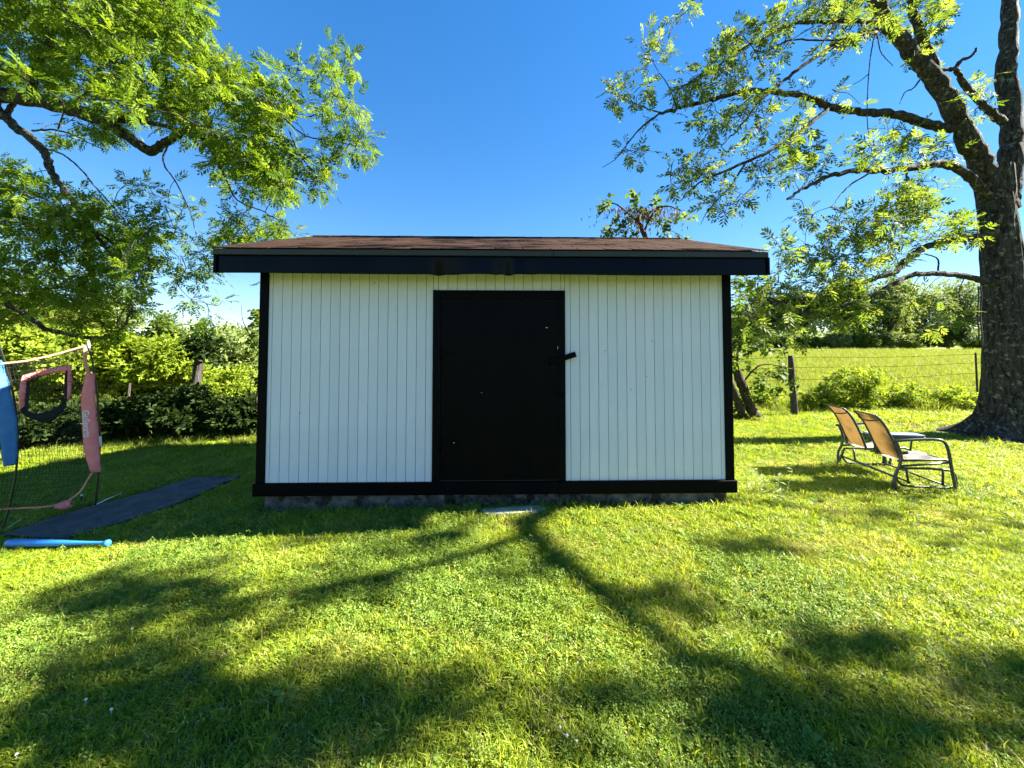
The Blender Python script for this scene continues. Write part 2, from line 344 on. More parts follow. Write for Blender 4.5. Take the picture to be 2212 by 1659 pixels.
b.inputs['Roughness'].default_value = 1.0; b.inputs['Specular IOR Level'].default_value = 0.03; bp = n.new('ShaderNodeBump'); bp.inputs['Strength'].default_value = 0.6; bp.inputs['Distance'].default_value = 0.002; l.new(tn.outputs[0], bp.inputs['Height']); l.new(bp.outputs[0], b.inputs['Normal'])
shing = m
NC, NT = 14, 20; tw = (XR - XL) / NT; ch = LEN / NC
tabs = []
for k in range(5):
    rr = random.Random(k); me = box_me('shingle', 0.004, tw - 0.004, -0.012, ch * 1.25, 0.0, 0.006 + 0.002 * rr.random(), 0.0)
    for v in me.vertices:
        if v.co.y < 0: v.co.y += rr.uniform(-0.006, 0.006); v.co.z += rr.uniform(0.000, 0.006) + (0.008 if rr.random() < 0.12 else 0)
    me.materials.append(shing); tabs.append(me)
def tab_mat(k, c, back=False):
    x = XL + (k - (0.5 if c % 2 else 0)) * tw; s = c * ch
    return x, s
for c in range(NC):
    for k in range(NT + (c % 2)):
        x, s = tab_mat(k, c); x0 = max(x, XL - 0.02)
        me = tabs[random.randrange(5)]
        if c % 2 and k in (0, NT):
            x = XL - 0.012 if k == 0 else XR - tw / 2
            me2 = me.copy()
            for v in me2.vertices: v.co.x *= 0.52
            me = me2
        o = obj('shingle', me, None, roof, (x, EY + math.cos(slope) * s - 0.012, EZ + math.sin(slope) * s - 0.002 + 0.001 * (k % 2)), (slope + R(1.3), 0, 0))
bk = []
Vb, Tb, rb = [], [], []; nvb = 0
for c in range(NC):
    for k in range(NT + (c % 2)):
        x, s = tab_mat(k, c); me = tabs[k % 5]
        M4 = Matrix.Translation((min(max(x, XL - 0.01), XR - tw + 0.01) + tw, D - EY - math.cos(slope) * s + 0.012, EZ + math.sin(slope) * s - 0.002 + 0.0012 * (k % 3))) @ Matrix.Rotation(math.pi, 4, 'Z') @ Matrix.Rotation(slope + R(1.3), 4, 'X')
        for v in me.vertices: Vb.append(M4 @ v.co); rb.append(((k * 7 + c * 13) % 11) / 11)
        for p in me.polygons: Tb.append([nvb + q for q in p.vertices])
        nvb += len(me.vertices)
o = obj('back_shingles', mesh_tris('back_shingles', np.array(Vb), np.array(Tb), rb), shing, roof); o['kind'] = 'stuff'
# ridge caps
capm = bmesh.new(); cw = 0.14; tsl = math.tan(slope)
pts = [(-cw, RZ_ - cw * tsl), (0, RZ_), (cw, RZ_ - cw * tsl)]
a_ = [capm.verts.new((0, y, z + 0.004)) for y, z in pts]; b_ = [capm.verts.new((0.30, y, z + 0.012)) for y, z in pts]
c_ = [capm.verts.new((0.30, y, z + 0.002)) for y, z in pts]
for k in range(2): capm.faces.new([a_[k], b_[k], b_[k + 1], a_[k + 1]]); capm.faces.new([b_[k], c_[k], c_[k + 1], b_[k + 1]])
me = bpy.data.meshes.new('ridge_cap'); capm.to_mesh(me); capm.free(); me.materials.append(shing)
x = XL - 0.01
while x < XR - 0.28:
    obj('ridge_cap', me, None, roof, (x, RY, 0.018)); x += 0.262
# drip board, dented fascia, soffit, rakes
add('drip_board', XL + 0.002, 0.55, EY - 0.010, EY + 0.035, EZ - 0.062, EZ - 0.006, drip, 0.003, roof)
add('drip_board', 0.553, XR - 0.002, EY - 0.011, EY + 0.035, EZ - 0.0615, EZ - 0.0055, drip, 0.003, roof)
nx_, nz_ = 260, 14
fx = np.linspace(XL + 0.03, XR - 0.012, nx_); fz = np.linspace(2.418, EZ - 0.064, nz_)
FX, FZ = np.meshgrid(fx, fz); FY = np.full_like(FX, EY + 0.012)
tt = (FZ - 2.418) / (fz[-1] - 2.418)
for (cx, wx, dep, low) in ((-0.60, 0.055, 0.030, 1.0), (-0.46, 0.10, 0.016, 0.9), (-0.02, 0.05, 0.020, 0.8), (0.10, 0.045, 0.034, 1.0), (0.20, 0.07, -0.014, 0.6), (0.33, 0.05, 0.012, 0.5)):
    g = np.exp(-((FX - cx) / wx) ** 2) * (low * (1 - tt) ** 1.2 + (1 - low) * 0.3)
    FY += dep * g; FZ = FZ - 0.35 * abs(dep) * g
FY += 0.004 * (vnoise(np.stack([FX * 2.1 + 30, FZ * 5 + 9], -1), 3) - 0.5) + 0.003 * np.sin(FX * 1.7)
FZ = FZ + 0.004 * (1 - tt) * np.sin(FX * 2.3 + 1)
V = np.stack([FX, FY, FZ], -1).reshape(-1, 3)
i = (np.arange(nz_ - 1)[:, None] * nx_ + np.arange(nx_ - 1)[None, :]).ravel(); Q = np.stack([i, i + 1, i + 1 + nx_, i + nx_], -1)
fo = obj('fascia', mesh_tris('fascia', V, Q, smooth=True), fasc, roof); fo['label'] = 'long black metal fascia dented above the door'
md = fo.modifiers.new('thick', 'SOLIDIFY'); md.thickness = 0.012; md.offset = -1
add('fascia', XL + 0.03, XR - 0.012, D - EY - 0.03, D - EY - 0.012, 2.418, EZ - 0.064, fasc, 0.002, roof)
add('soffit', XL + 0.04, XR - 0.02, EY + 0.045, -0.024, 2.575, 2.590, soff, 0.0, roof)
add('soffit', XL + 0.04, XR - 0.02, D + 0.024, D - EY - 0.04, 2.575, 2.590, soff, 0.0, roof)
for x0, x1 in ((XL + 0.002, XL + 0.028), (XR - 0.011, XR + 0.015)):
    bm = bmesh.new()
    pr = [(EY + 0.0, EZ - 0.062), (RY, RZ_ - 0.072), (D - EY, EZ - 0.062), (D - EY, 2.418), (RY, RZ_ - 0.25), (EY + 0.0, 2.418)]
    vv = [[bm.verts.new((x, y, z)) for y, z in pr] for x in (x0, x1)]
    for q in ((0, 1, 4, 5), (1, 2, 3, 4)):
        bm.faces.new([vv[0][k] for k in q]); bm.faces.new([vv[1][k] for k in q][::-1])
    for k in range(6): bm.faces.new([vv[0][k], vv[1][k], vv[1][(k + 1) % 6], vv[0][(k + 1) % 6]])
    bmesh.ops.recalc_face_normals(bm, faces=bm.faces)
    me = bpy.data.meshes.new('rake_board'); bm.to_mesh(me); bm.free(); obj('rake_board', me, black, roof)
# footing of old concrete with crumbled stone
conc = surf('old_concrete', (0.045, 0.042, 0.036), (0.15, 0.14, 0.12), rough=0.95, scale=9, bump=1.0, bscale=28, dist=0.02, spots=(5, 0.58, (0.026, 0.020, 0.014)))
bm = bmesh.new(); bmesh.ops.create_cube(bm, size=1.0)
for v in bm.verts: v.co = Vector((v.co.x * 2 * (A - 0.06), D / 2 + v.co.y * (D - 0.04), -0.12 + (v.co.z + 0.5) * (Z0 + 0.118)))
bmesh.ops.subdivide_edges(bm, edges=[e for e in bm.edges if abs(e.verts[0].co.x - e.verts[1].co.x) > 1], cuts=150)
bmesh.ops.subdivide_edges(bm, edges=[e for e in bm.edges if abs(e.verts[0].co.z - e.verts[1].co.z) > .1], cuts=7)
co = np.array([v.co for v in bm.verts])
nn = vnoise(co * [9, 9, 14] + 40, 5) + 0.6 * vnoise(co * [26, 26, 30] + 70, 8)
mid = np.exp(-((co[:, 0] - 0.1) / 0.55) ** 2)
for v, q, mm in zip(bm.verts, nn, mid):
    if v.co.y < 0.1 and v.co.z < Z0 - 0.02: v.co.y += (q - 0.8) * 0.03 + mm * (q - 0.4) * 0.10 + 0.012
me = bpy.data.meshes.new('footing'); bm.to_mesh(me); bm.free(); foot = obj('footing', me, conc, shed)
stone_me = []
for k in range(4):
    bm = bmesh.new(); bmesh.ops.create_icosphere(bm, subdivisions=1, radius=1)
    for v in bm.verts: v.co *= 1 + 0.5 * (random.random() - 0.5); v.co.z *= 0.7
    me = bpy.data.meshes.new('stone'); bm.to_mesh(me); bm.free(); me.materials.append(conc); stone_me.append(me)
for k in range(46):
    x = random.gauss(0.1, 0.75) if k < 34 else random.uniform(-2.4, 2.4); s = random.uniform(0.014, 0.040)
    o = obj('stone', random.choice(stone_me), None, foot, (x, random.uniform(-0.02, 0.03), random.uniform(0.0, 0.11)), (random.random() * 3, random.random() * 3, random.random() * 3)); o.scale = (s * 1.4, s, s)
# ================================================================== TREES WITH PINNATE LEAVES
def pinnate(seed, L=0.27, pairs=6, ll=0.084, lw=0.035):
    r = random.Random(seed); V, T = [], []
    def q(a, b, c, d):
        k = len(V); V.extend([a, b, c, d]); T.extend([[k, k + 1, k + 2], [k, k + 2, k + 3]])
    def rz_(s): return -0.22 * L * s ** 2.0
    w = 0.0022
    q((0, -w, 0), (L * .5, -w, rz_(.5)), (L * .5, w, rz_(.5)), (0, w, 0)); q((L * .5, -w, rz_(.5)), (L, -w * .6, rz_(1)), (L, w * .6, rz_(1)), (L * .5, w, rz_(.5)))
    for i in range(pairs + 1):
        s = 0.22 + 0.78 * i / pairs; base = np.array([L * s, 0, rz_(s)])
        k = ll * (0.75 + 0.5 * math.sin(math.pi * min(1, s))) * r.uniform(0.85, 1.15)
        for sg in ((1, -1) if i < pairs else (0,)):
            an = (R(58) - R(18) * s) * sg + r.uniform(-.18, .18); dr = r.uniform(-0.05, 0.4); tw = r.uniform(-.5, .5)
            d = np.array([math.cos(an), math.sin(an), -dr]); d /= np.linalg.norm(d)
            sd = np.cross([0, 0, 1], d); sd /= np.linalg.norm(sd); sd = sd + np.array([0, 0, tw * 0.6])
            q(base, base + d * k * .45 + sd * lw / 2 + [0, 0, .006], base + d * k, base + d * k * .45 - sd * lw / 2 + [0, 0, .006])
    return np.array(V), np.array(T)
PIN = [pinnate(k, pairs=p) for k, p in enumerate((5, 6, 5, 5))]
PINB = [pinnate(k + 20, L=0.25, pairs=p, ll=0.115, lw=0.046) for k, p in enumerate((3, 4, 4, 3))]
def simple_leaf(seed, L=0.09, W=0.05, n=5):          # a little sprig of n simple leaves
    r = random.Random(seed); V, T = [], []
    for i in range(n):
        a = r.uniform(0, 6.28); b = np.array([r.uniform(0, L), 0, 0]); d = np.array([math.cos(a), math.sin(a), r.uniform(-.7, .35)]); d /= np.linalg.norm(d)
        sd = np.cross([0, 0, 1], d); sd = sd / np.linalg.norm(sd) + np.array([0, 0, r.uniform(-.4, .4)]); k = len(V); s = r.uniform(.7, 1.2)
        V.extend([b, b + d * L * s * .5 + sd * W * s / 2, b + d * L * s, b + d * L * s * .5 - sd * W * s / 2]); T.extend([[k, k + 1, k + 2], [k, k + 2, k + 3]])
    return np.array(V), np.array(T)
SPR = [simple_leaf(k) for k in range(4)]
HEART = [simple_leaf(k + 30, 0.11, 0.10, 4) for k in range(4)]
def frames(dirs, g, upjit=0.45):
    d = dirs / (np.linalg.norm(dirs, axis=1)[:, None] + 1e-9); up = np.array([0, 0, 1.0]) + g.normal(0, upjit, (len(d), 3))
    y = np.cross(up, d); y /= np.linalg.norm(y, axis=1)[:, None] + 1e-9; z = np.cross(d, y)
    return np.stack([d, y, z], -1)
def stamp(tpl, pos, rot, scl, rnd):
    Vs, Ts, Rs, n = [], [], [], 0; which = np.arange(len(pos)) % len(tpl)
    for k, (v, t) in enumerate(tpl):
        s = which == k; m = int(s.sum())
        if not m: continue
        w = np.einsum('mij,vj->mvi', rot[s], v) * scl[s][:, None, None] + pos[s][:, None, :]
        Vs.append(w.reshape(-1, 3)); Ts.append((t[None] + (np.arange(m) * len(v))[:, None, None] + n).reshape(-1, 3)); Rs.append(np.repeat(rnd[s], len(v))); n += m * len(v)
    return np.vstack(Vs), np.vstack(Ts), np.concatenate(Rs)
bark_r = None
def barkmat(name, c1, c2, lichen, s=(5, 5, 1.1), thr=0.56):
    m, n, l, b = new_mat(name); ge = n.new('ShaderNodeNewGeometry')
    mp = n.new('ShaderNodeMapping'); mp.inputs['Scale'].default_value = s; l.new(ge.outputs['Position'], mp.inputs[0])
    t = n.new('ShaderNodeTexNoise'); t.inputs['Scale'].default_value = 4; t.inputs['Detail'].default_value = 8; t.inputs['Roughness'].default_value = 0.7; t.inputs['Distortion'].default_value = 0.6; l.new(mp.outputs[0], t.inputs[0])
    r = ramp(n, [(0.40, c1), (0.60, c2)]); l.new(t.outputs[0], r.inputs[0])
    t2 = n.new('ShaderNodeTexNoise'); t2.inputs['Scale'].default_value = 11; t2.inputs['Detail'].default_value = 9; t2.inputs['Roughness'].default_value = 0.7; l.new(ge.outputs['Position'], t2.inputs[0])
    r2 = ramp(n, [(thr, (0, 0, 0)), (thr + .05, (1, 1, 1))]); l.new(t2.outputs[0], r2.inputs[0])
    mx = n.new('ShaderNodeMixRGB'); l.new(r2.outputs[0], mx.inputs[0]); l.new(r.outputs[0], mx.inputs[1]); mx.inputs[2].default_value = (*lichen, 1); l.new(mx.outputs[0], b.inputs['Base Color'])
    b.inputs['Roughness'].default_value = 0.95; b.inputs['Specular IOR Level'].default_value = 0.15
    bp = n.new('ShaderNodeBump'); bp.inputs['Strength'].default_value = 1.0; bp.inputs['Distance'].default_value = 0.05; l.new(t.outputs[0], bp.inputs['Height']); l.new(bp.outputs[0], b.inputs['Normal'])
    return m
bark = barkmat('furrowed_grey_bark', (0.013, 0.011, 0.009), (0.068, 0.061, 0.052), (0.16, 0.165, 0.13))
bark2 = barkmat('brown_grey_bark', (0.026, 0.020, 0.016), (0.085, 0.070, 0.056), (0.12, 0.12, 0.10), (8, 8, 2), 0.60)
leaf_left = leafmat('walnut_leaf', [(0, (0.056, 0.112, 0.008)), (0.5, (0.105, 0.178, 0.012)), (1, (0.17, 0.24, 0.022))], 0.5)
leaf_right = leafmat('hickory_leaf', [(0, (0.065, 0.115, 0.016)), (0.5, (0.115, 0.172, 0.024)), (1, (0.175, 0.220, 0.042))], 0.5)

def grow(limbs, regions, g, tpl, leaves=10, crad=0.28, lscale=(0.8, 1.2), extra=(), twig_r=0.005, xl=8):
    """limbs: [(world pts, r0, r1)], regions: [(poly px, n clumps, depth jitter, leaves)]; extra: world clump centres.
       returns tube arrays and leaf placement"""
    nodes, dep = [], []
    tb = Tubes()
    for pts, r0, r1 in limbs:
        p = catmull(pts, 7); k = len(p); jit = g.normal(0, 1, (k, 3)) * min(.012, .16 * r0); jit[0] = 0; p = p + jit
        tb.add(p, np.linspace(r0, r1, k) * (1 + 0.06 * g.normal(size=k)), 10 if r0 > .05 else 6, 0.12 if r0 > .04 else 0, int(g.integers(99)))
        nodes.append(p[1:])
    N = np.vstack(nodes); NP = np.array([to_px(q) for q in N])
    cen, lv = [], []
    for poly, n, dj, lpc in regions:
        xs_ = [q[0] for q in poly]; ys_ = [q[1] for q in poly]; k = tries = 0
        while k < n and tries < n * 60:
            tries += 1; x = g.uniform(min(xs_), max(xs_)); y = g.uniform(min(ys_), max(ys_))
            if not inpoly(x, y, poly): continue
            j = int(np.argmin((NP[:, 0] - x) ** 2 + (NP[:, 1] - y) ** 2)); c = P(x, y, max(2.2, N[j][1] + g.normal(0, dj))); cen.append((c, j)); lv.append(lpc or leaves); k += 1
    nreg = len(cen)
    for c in extra:
        j = int(np.argmin(((N - c) ** 2).sum(1))); cen.append((np.array(c), j)); lv.append(xl)
    pos, dirs = [], []
    order = sorted(range(len(cen)), key=lambda k: np.linalg.norm(cen[k][0] - N[cen[k][1]]))
    att = [N]; allN = N.copy()
    for k in order:
        c, _ = cen[k]
        d2 = ((allN - c) ** 2).sum(1); j = int(np.argmin(d2)); a = allN[j]; dist = math.sqrt(d2[j])
        mid = (a + c) / 2 + g.normal(0, 0.09 * dist + .01, 3) + np.array([0, 0, 0.10 * dist])
        p = catmull([a, mid, c], 4); tb.add(p, np.linspace(min(.016, twig_r + 0.006 * dist), twig_r * .7, len(p)), 5, cap=False)
        allN = np.vstack([allN, p[2:]])
        n = max(2, int(lv[k] * g.uniform(.65, 1.3)))
        out = c - a; out /= np.linalg.norm(out) + 1e-6
        for q in range(n):
            dv = g.normal(0, 1, 3); dv /= np.linalg.norm(dv); b = c + dv * (crad if k < nreg else crad * .75) * g.uniform(.03, .55)
            if q % 3 == 0: tb.add(np.array([c, (c + b) / 2 + [0, 0, .02], b]), [twig_r * .7, twig_r * .6, twig_r * .4], 3, cap=False)
            pos.append(b); dirs.append(dv + out * .35 + np.array([0, 0, -.12]))
    pos = np.array(pos); rot = frames(np.array(dirs), g); scl = g.uniform(*lscale, len(pos)); rnd = g.random(len(pos))
    return tb, pos, rot, scl, rnd
def finish(root, tb, trunk_extra, pos, rot, scl, rnd, tpl, bark, lmat, nobj=260):
    V, T = tb.get(); wpart('limbs', V, T, bark, root, smooth=True)
    px = np.array([to_px(p) for p in pos]); inf = (px[:, 0] > 0) & (px[:, 0] < W2) & (px[:, 1] > 0) & (px[:, 1] < H2)
    dist = np.linalg.norm(pos - np.array([0, 0, CAM_Z]), axis=1); score = np.where(inf, dist, 1e6); near = np.argsort(score)[:nobj]
    keep = np.ones(len(pos), bool); keep[near] = False
    V, T, r = stamp(tpl, pos[keep], rot[keep], scl[keep], rnd[keep])
    cr = wpart('crown', V, T, lmat, root, r, kind='stuff')
    mes = []
    for v, t in tpl:
        me = mesh_tris('leaf', v, t); me.materials.append(lmat); mes.append(me)
    L = np.array(root.location)
    for k in near:
        o = bpy.data.objects.new('leaf', mes[int(k) % len(mes)]); C.objects.link(o); o.parent = cr
        M4 = Matrix(rot[k].tolist()).to_4x4(); o.matrix_local = Matrix.Translation(pos[k] - L) @ M4 @ Matrix.Scale(float(scl[k]), 4)
    return cr
# ---------------------------------------------------------------- big tree beside the glider
g = np.random.default_rng(3)
def Z(x, y, Y): return P(1253.4 + .4333 * x, .4333 * y, Y)
TX, TY = 9.79, 7.6
rt = thing('large_shade_tree', 'huge furrowed grey trunk with spreading limbs, standing behind the double glider', 'tree', (TX, TY, 0))
# trunk with flared roots
nh, na = 120, 96
zz = np.linspace(-0.15, 5.35, nh); th = np.linspace(0, 2 * np.pi, na, endpoint=False)
cxs = np.interp(zz, [0, 1, 2.2, 3.4, 4.5, 5.35], [TX + .05, TX + .02, TX, TX - .02, TX - .08, TX - .12])
rad = np.interp(zz, [-.15, 0.0, .08, .2, .4, .7, 1.2, 2.2, 3.4, 4.5, 5.0, 5.35], [1.02, .90, .76, .60, .47, .40, .35, .315, .285, .255, .27, .27])
ZZ, TT = np.meshgrid(zz, th, indexing='ij')
rootlob = (0.5 + 0.5 * np.cos(TT * 5 + 0.8 + 0.5 * np.sin(TT * 2))) ** 1.5
fl = np.clip((0.75 - ZZ) / .75, 0, 1) ** 2
rr = rad[:, None] * (1 + fl * (rootlob - .55) * .55)
nz = vnoise(np.stack([np.cos(TT) * 7 + 20, np.sin(TT) * 7 + 20, ZZ * 2.2 + 9], -1), 2) + .6 * vnoise(np.stack([np.cos(TT) * 17 + 40, np.sin(TT) * 17 + 40, ZZ * 4.5 + 9], -1), 4)
rr = rr + .10 * (nz - .8) * np.clip(rad[:, None], .3, .5)
V = np.stack([cxs[:, None] + rr * np.cos(TT), TY + rr * np.sin(TT), ZZ], -1).reshape(-1, 3)
i = (np.arange(nh - 1)[:, None] * na); j = np.arange(na)[None, :]; k2 = (j + 1) % na
Q = np.stack([i + j, i + k2, i + na + k2, i + na + j], -1).reshape(-1, 4)
wpart('trunk', V, Q, bark, rt, smooth=True)
def zl(pts, Y0, Y1): return [Z(x, y, Y0 + (Y1 - Y0) * k / (len(pts) - 1)) for k, (x, y) in enumerate(pts)]
limbs = [
 (zl([(2110, 1050), (2040, 880), (1940, 700), (1800, 450), (1700, 320), (1580, 170), (1490, 40), (1420, -120), (1330, -300)], 7.6, 7.0), .20, .075),
 (zl([(2130, 1000), (2150, 800), (2150, 600), (2125, 350), (2140, 100), (2150, -150), (2200, -500), (2230, -900)], 7.7, 8.2), .19, .09),
 (zl([(1790, 440), (1740, 260), (1690, 150), (1650, 20), (1640, -150), (1560, -400)], 7.5, 8.0), 0.094, 0.060),
 (zl([(1860, 640), (1700, 610), (1580, 570), (1400, 560), (1240, 530), (1150, 490), (1000, 465), (850, 455), (760, 470), (650, 500), (500, 535), (400, 562)], 7.45, 6.3), 0.082, 0.022),
 (zl([(400, 562), (300, 640), (240, 710), (180, 790), (110, 835)], 6.3, 6.2), 0.017, 0.004),
 (zl([(400, 562), (330, 540), (260, 510), (190, 480)], 6.3, 6.2), 0.014, 0.004),
 (zl([(480, 530), (440, 430), (380, 340), (340, 260)], 6.3, 6.2), 0.012, 0.004),
 (zl([(1230, 545), (1130, 630), (1000, 720), (850, 800), (640, 885), (560, 940), (500, 1000)], 6.95, 6.3), 0.041, 0.009),
 (zl([(820, 820), (740, 940), (680, 1000), (630, 1060), (600, 1120)], 6.5, 6.3), 0.019, 0.004),
 (zl([(2090, 1040), (1990, 930), (1900, 850), (1780, 815), (1650, 835), (1480, 852), (1350, 850), (1230, 880), (1130, 930), (1030, 990)], 7.6, 6.4), 0.094, 0.019),
 (zl([(1450, 858), (1350, 920), (1290, 980), (1255, 1030)], 6.8, 6.5), 0.019, 0.004),
 (zl([(1620, 840), (1628, 900), (1600, 940)], 6.9, 6.8), 0.023, 0.010),
 (zl([(1500, 140), (1340, 190), (1180, 280), (1020, 400), (900, 500), (790, 640), (700, 730)], 7.1, 6.3), 0.047, 0.009),
 (zl([(1480, 110), (1300, 105), (1050, 120), (870, 210), (760, 280), (640, 350), (560, 400), (480, 450)], 7.0, 6.2), 0.043, 0.007),
 (zl([(1480, 160), (1250, 200), (1050, 200), (900, 260), (820, 190)], 6.9, 6.3), 0.023, 0.005),
 (zl([(2140, 1140), (2040, 1170), (1900, 1190), (1750, 1220), (1650, 1280), (1560, 1360), (1420, 1400), (1300, 1450), (1200, 1480), (1000, 1500), (850, 1515), (750, 1530)], 7.62, 6.3), 0.078, 0.014),
 (zl([(2140, 1420), (2040, 1402), (1950, 1385), (1800, 1365), (1650, 1370), (1550, 1420), (1450, 1480), (1300, 1530), (1150, 1562), (1050, 1520), (950, 1490)], 7.62, 6.1), 0.066, 0.012),
 (zl([(1785, 1350), (1780, 1290), (1715, 1265)], 7.2, 7.2), 0.016, 0.010),
 (zl([(2110, 610), (2060, 570), (2000, 520), (1900, 400), (1875, 345), (1790, 350)], 7.7, 7.3), 0.078, 0.030),
 (zl([(1870, 340), (1900, 300), (1950, 280), (1980, 240)], 7.4, 7.3), 0.039, 0.019),
 (zl([(1475, 150), (1445, 300), (1430, 560), (1445, 720), (1480, 830)], 7.0, 6.7), 0.012, 0.005),
 (zl([(1480, 170), (1500, 260), (1560, 330)], 6.9, 6.8), 0.012, 0.005),
 (zl([(1700, 390), (1660, 440), (1620, 460), (1590, 520)], 7.3, 7.1), 0.017, 0.005),
 (zl([(900, -60), (560, 0), (500, 80), (430, 160)], 6.6, 6.1), 0.016, 0.003),
]
def SG(px, py, z):
    p = G(px, py); return p + SUN * ((z - p[2]) / SUN[2])
def out_of_frame(px, py, z):
    for k in range(40):
        q = SG(px, py, z); a, b_ = to_px(q)
        if a < -30 or a > W2 + 30 or b_ < -30 or b_ > H2 + 30: return q
        z += .25
    return q
# limbs of the same tree that reach past the camera on the sunny side; their shadows cross the lawn
s1 = [SG(x, y, z) for x, y, z in ((1140, 1092, 8.15), (1122, 1140, 8.30), (1165, 1190, 8.35), (1255, 1262, 8.35), (1335, 1335, 8.35), (1430, 1405, 8.40), (1570, 1455, 8.45), (1690, 1530, 8.45), (1760, 1640, 8.55), (1790, 1750, 8.65))]
s2 = [SG(x, y, z) for x, y, z in ((1128, 1165, 8.33), (1000, 1205, 8.35), (860, 1245, 8.35), (700, 1275, 8.45), (520, 1300, 8.45), (380, 1330, 8.55), (200, 1370, 8.55), (0, 1440, 8.65))]
limbs += [([np.array([10.42, 8.0, 9.7]), np.array([11.1, 7.0, 9.2])] + s1, .105, .030), (s2, .060, .014),
          ([SG(x, y, z) for x, y, z in ((700, 1275, 8.45), (520, 1400, 8.45), (350, 1490, 8.45), (100, 1560, 8.55))], .04, .012),
          ([SG(x, y, z) for x, y, z in ((1430, 1405, 8.40), (1520, 1560, 8.45), (1560, 1700, 8.55))], .04, .012),
          ([SG(x, y, z) for x, y, z in ((1255, 1262, 8.35), (1480, 1310, 8.75), (1700, 1380, 9.05), (1950, 1450, 9.25), (2160, 1520, 9.45))], .035, .010),
          ([np.array([11.1, 7.0, 9.2]), np.array([12.0, 6.4, 9.0])] + [SG(x, y, 8.8) for x, y in ((1700, 1100), (1900, 1120), (2100, 1150))], .07, .015)]
extra = []
for poly, n in (
  ([(1500, 1440), (1700, 1470), (1900, 1560), (1900, 1700), (1500, 1700), (1480, 1560)], 30), ([(1050, 1190), (1240, 1200), (1270, 1260), (1100, 1240)], 5),
  ([(200, 1260), (520, 1215), (560, 1290), (420, 1360), (220, 1400), (120, 1340)], 26), ([(0, 1420), (330, 1400), (300, 1480), (0, 1500)], 12),
  ([(250, 1480), (650, 1480), (700, 1560), (600, 1660), (0, 1680), (0, 1540)], 44), ([(600, 1490), (900, 1480), (920, 1600), (700, 1640)], 12),
  ([(640, 1240), (860, 1230), (800, 1290), (560, 1350)], 6), ([(1500, 1170), (1650, 1175), (1640, 1205), (1520, 1205)], 4),
  ([(2100, 1480), (2212, 1440), (2212, 1600), (2080, 1560)], 9), ([(1300, 1300), (1500, 1290), (1480, 1330), (1350, 1340)], 4),
  ([(1640, 1370), (1900, 1400), (1850, 1450), (1700, 1420)], 7), ([(1620, 1050), (2200, 1080), (2200, 1200), (1800, 1150)], 14),
  ([(780, 1195), (1000, 1130), (960, 1170), (860, 1210)], 5), ([(930, 1115), (1020, 1110), (1000, 1150), (940, 1150)], 3),
  ([(950, 1560), (1300, 1500), (1420, 1560), (1250, 1620)], 5)):
    xs_ = [q[0] for q in poly]; ys_ = [q[1] for q in poly]; k = 0
    while k < n * .8:
        x = g.uniform(min(xs_), max(xs_)); y = g.uniform(min(ys_), max(ys_))
        if inpoly(x, y, poly): extra.append(out_of_frame(x, y, g.uniform(5.8, 7.8))); k += 1
for _ in range(26):                             # boughs whose leaves dapple the shed roof
    f = g.random(); p = np.array([g.uniform(-2.7, 2.6), 3.8 + 1.9 * f, 2.65 + .7 * f]); extra.append(p + SUN * ((g.uniform(8.4, 10.0) - p[2]) / SUN[2]))
k = 0
while k < 40:                                   # crown above the picture
    c = np.array([TX - .8, TY + .2, 11.2]) + g.normal(0, 1, 3) * [2.4, 1.7, 1.6]
    a, b_ = to_px(c)
    if b_ < -40: extra.append(c); k += 1
zp = lambda pts: [(1253.4 + .4333 * x, .4333 * y) for x, y in pts]
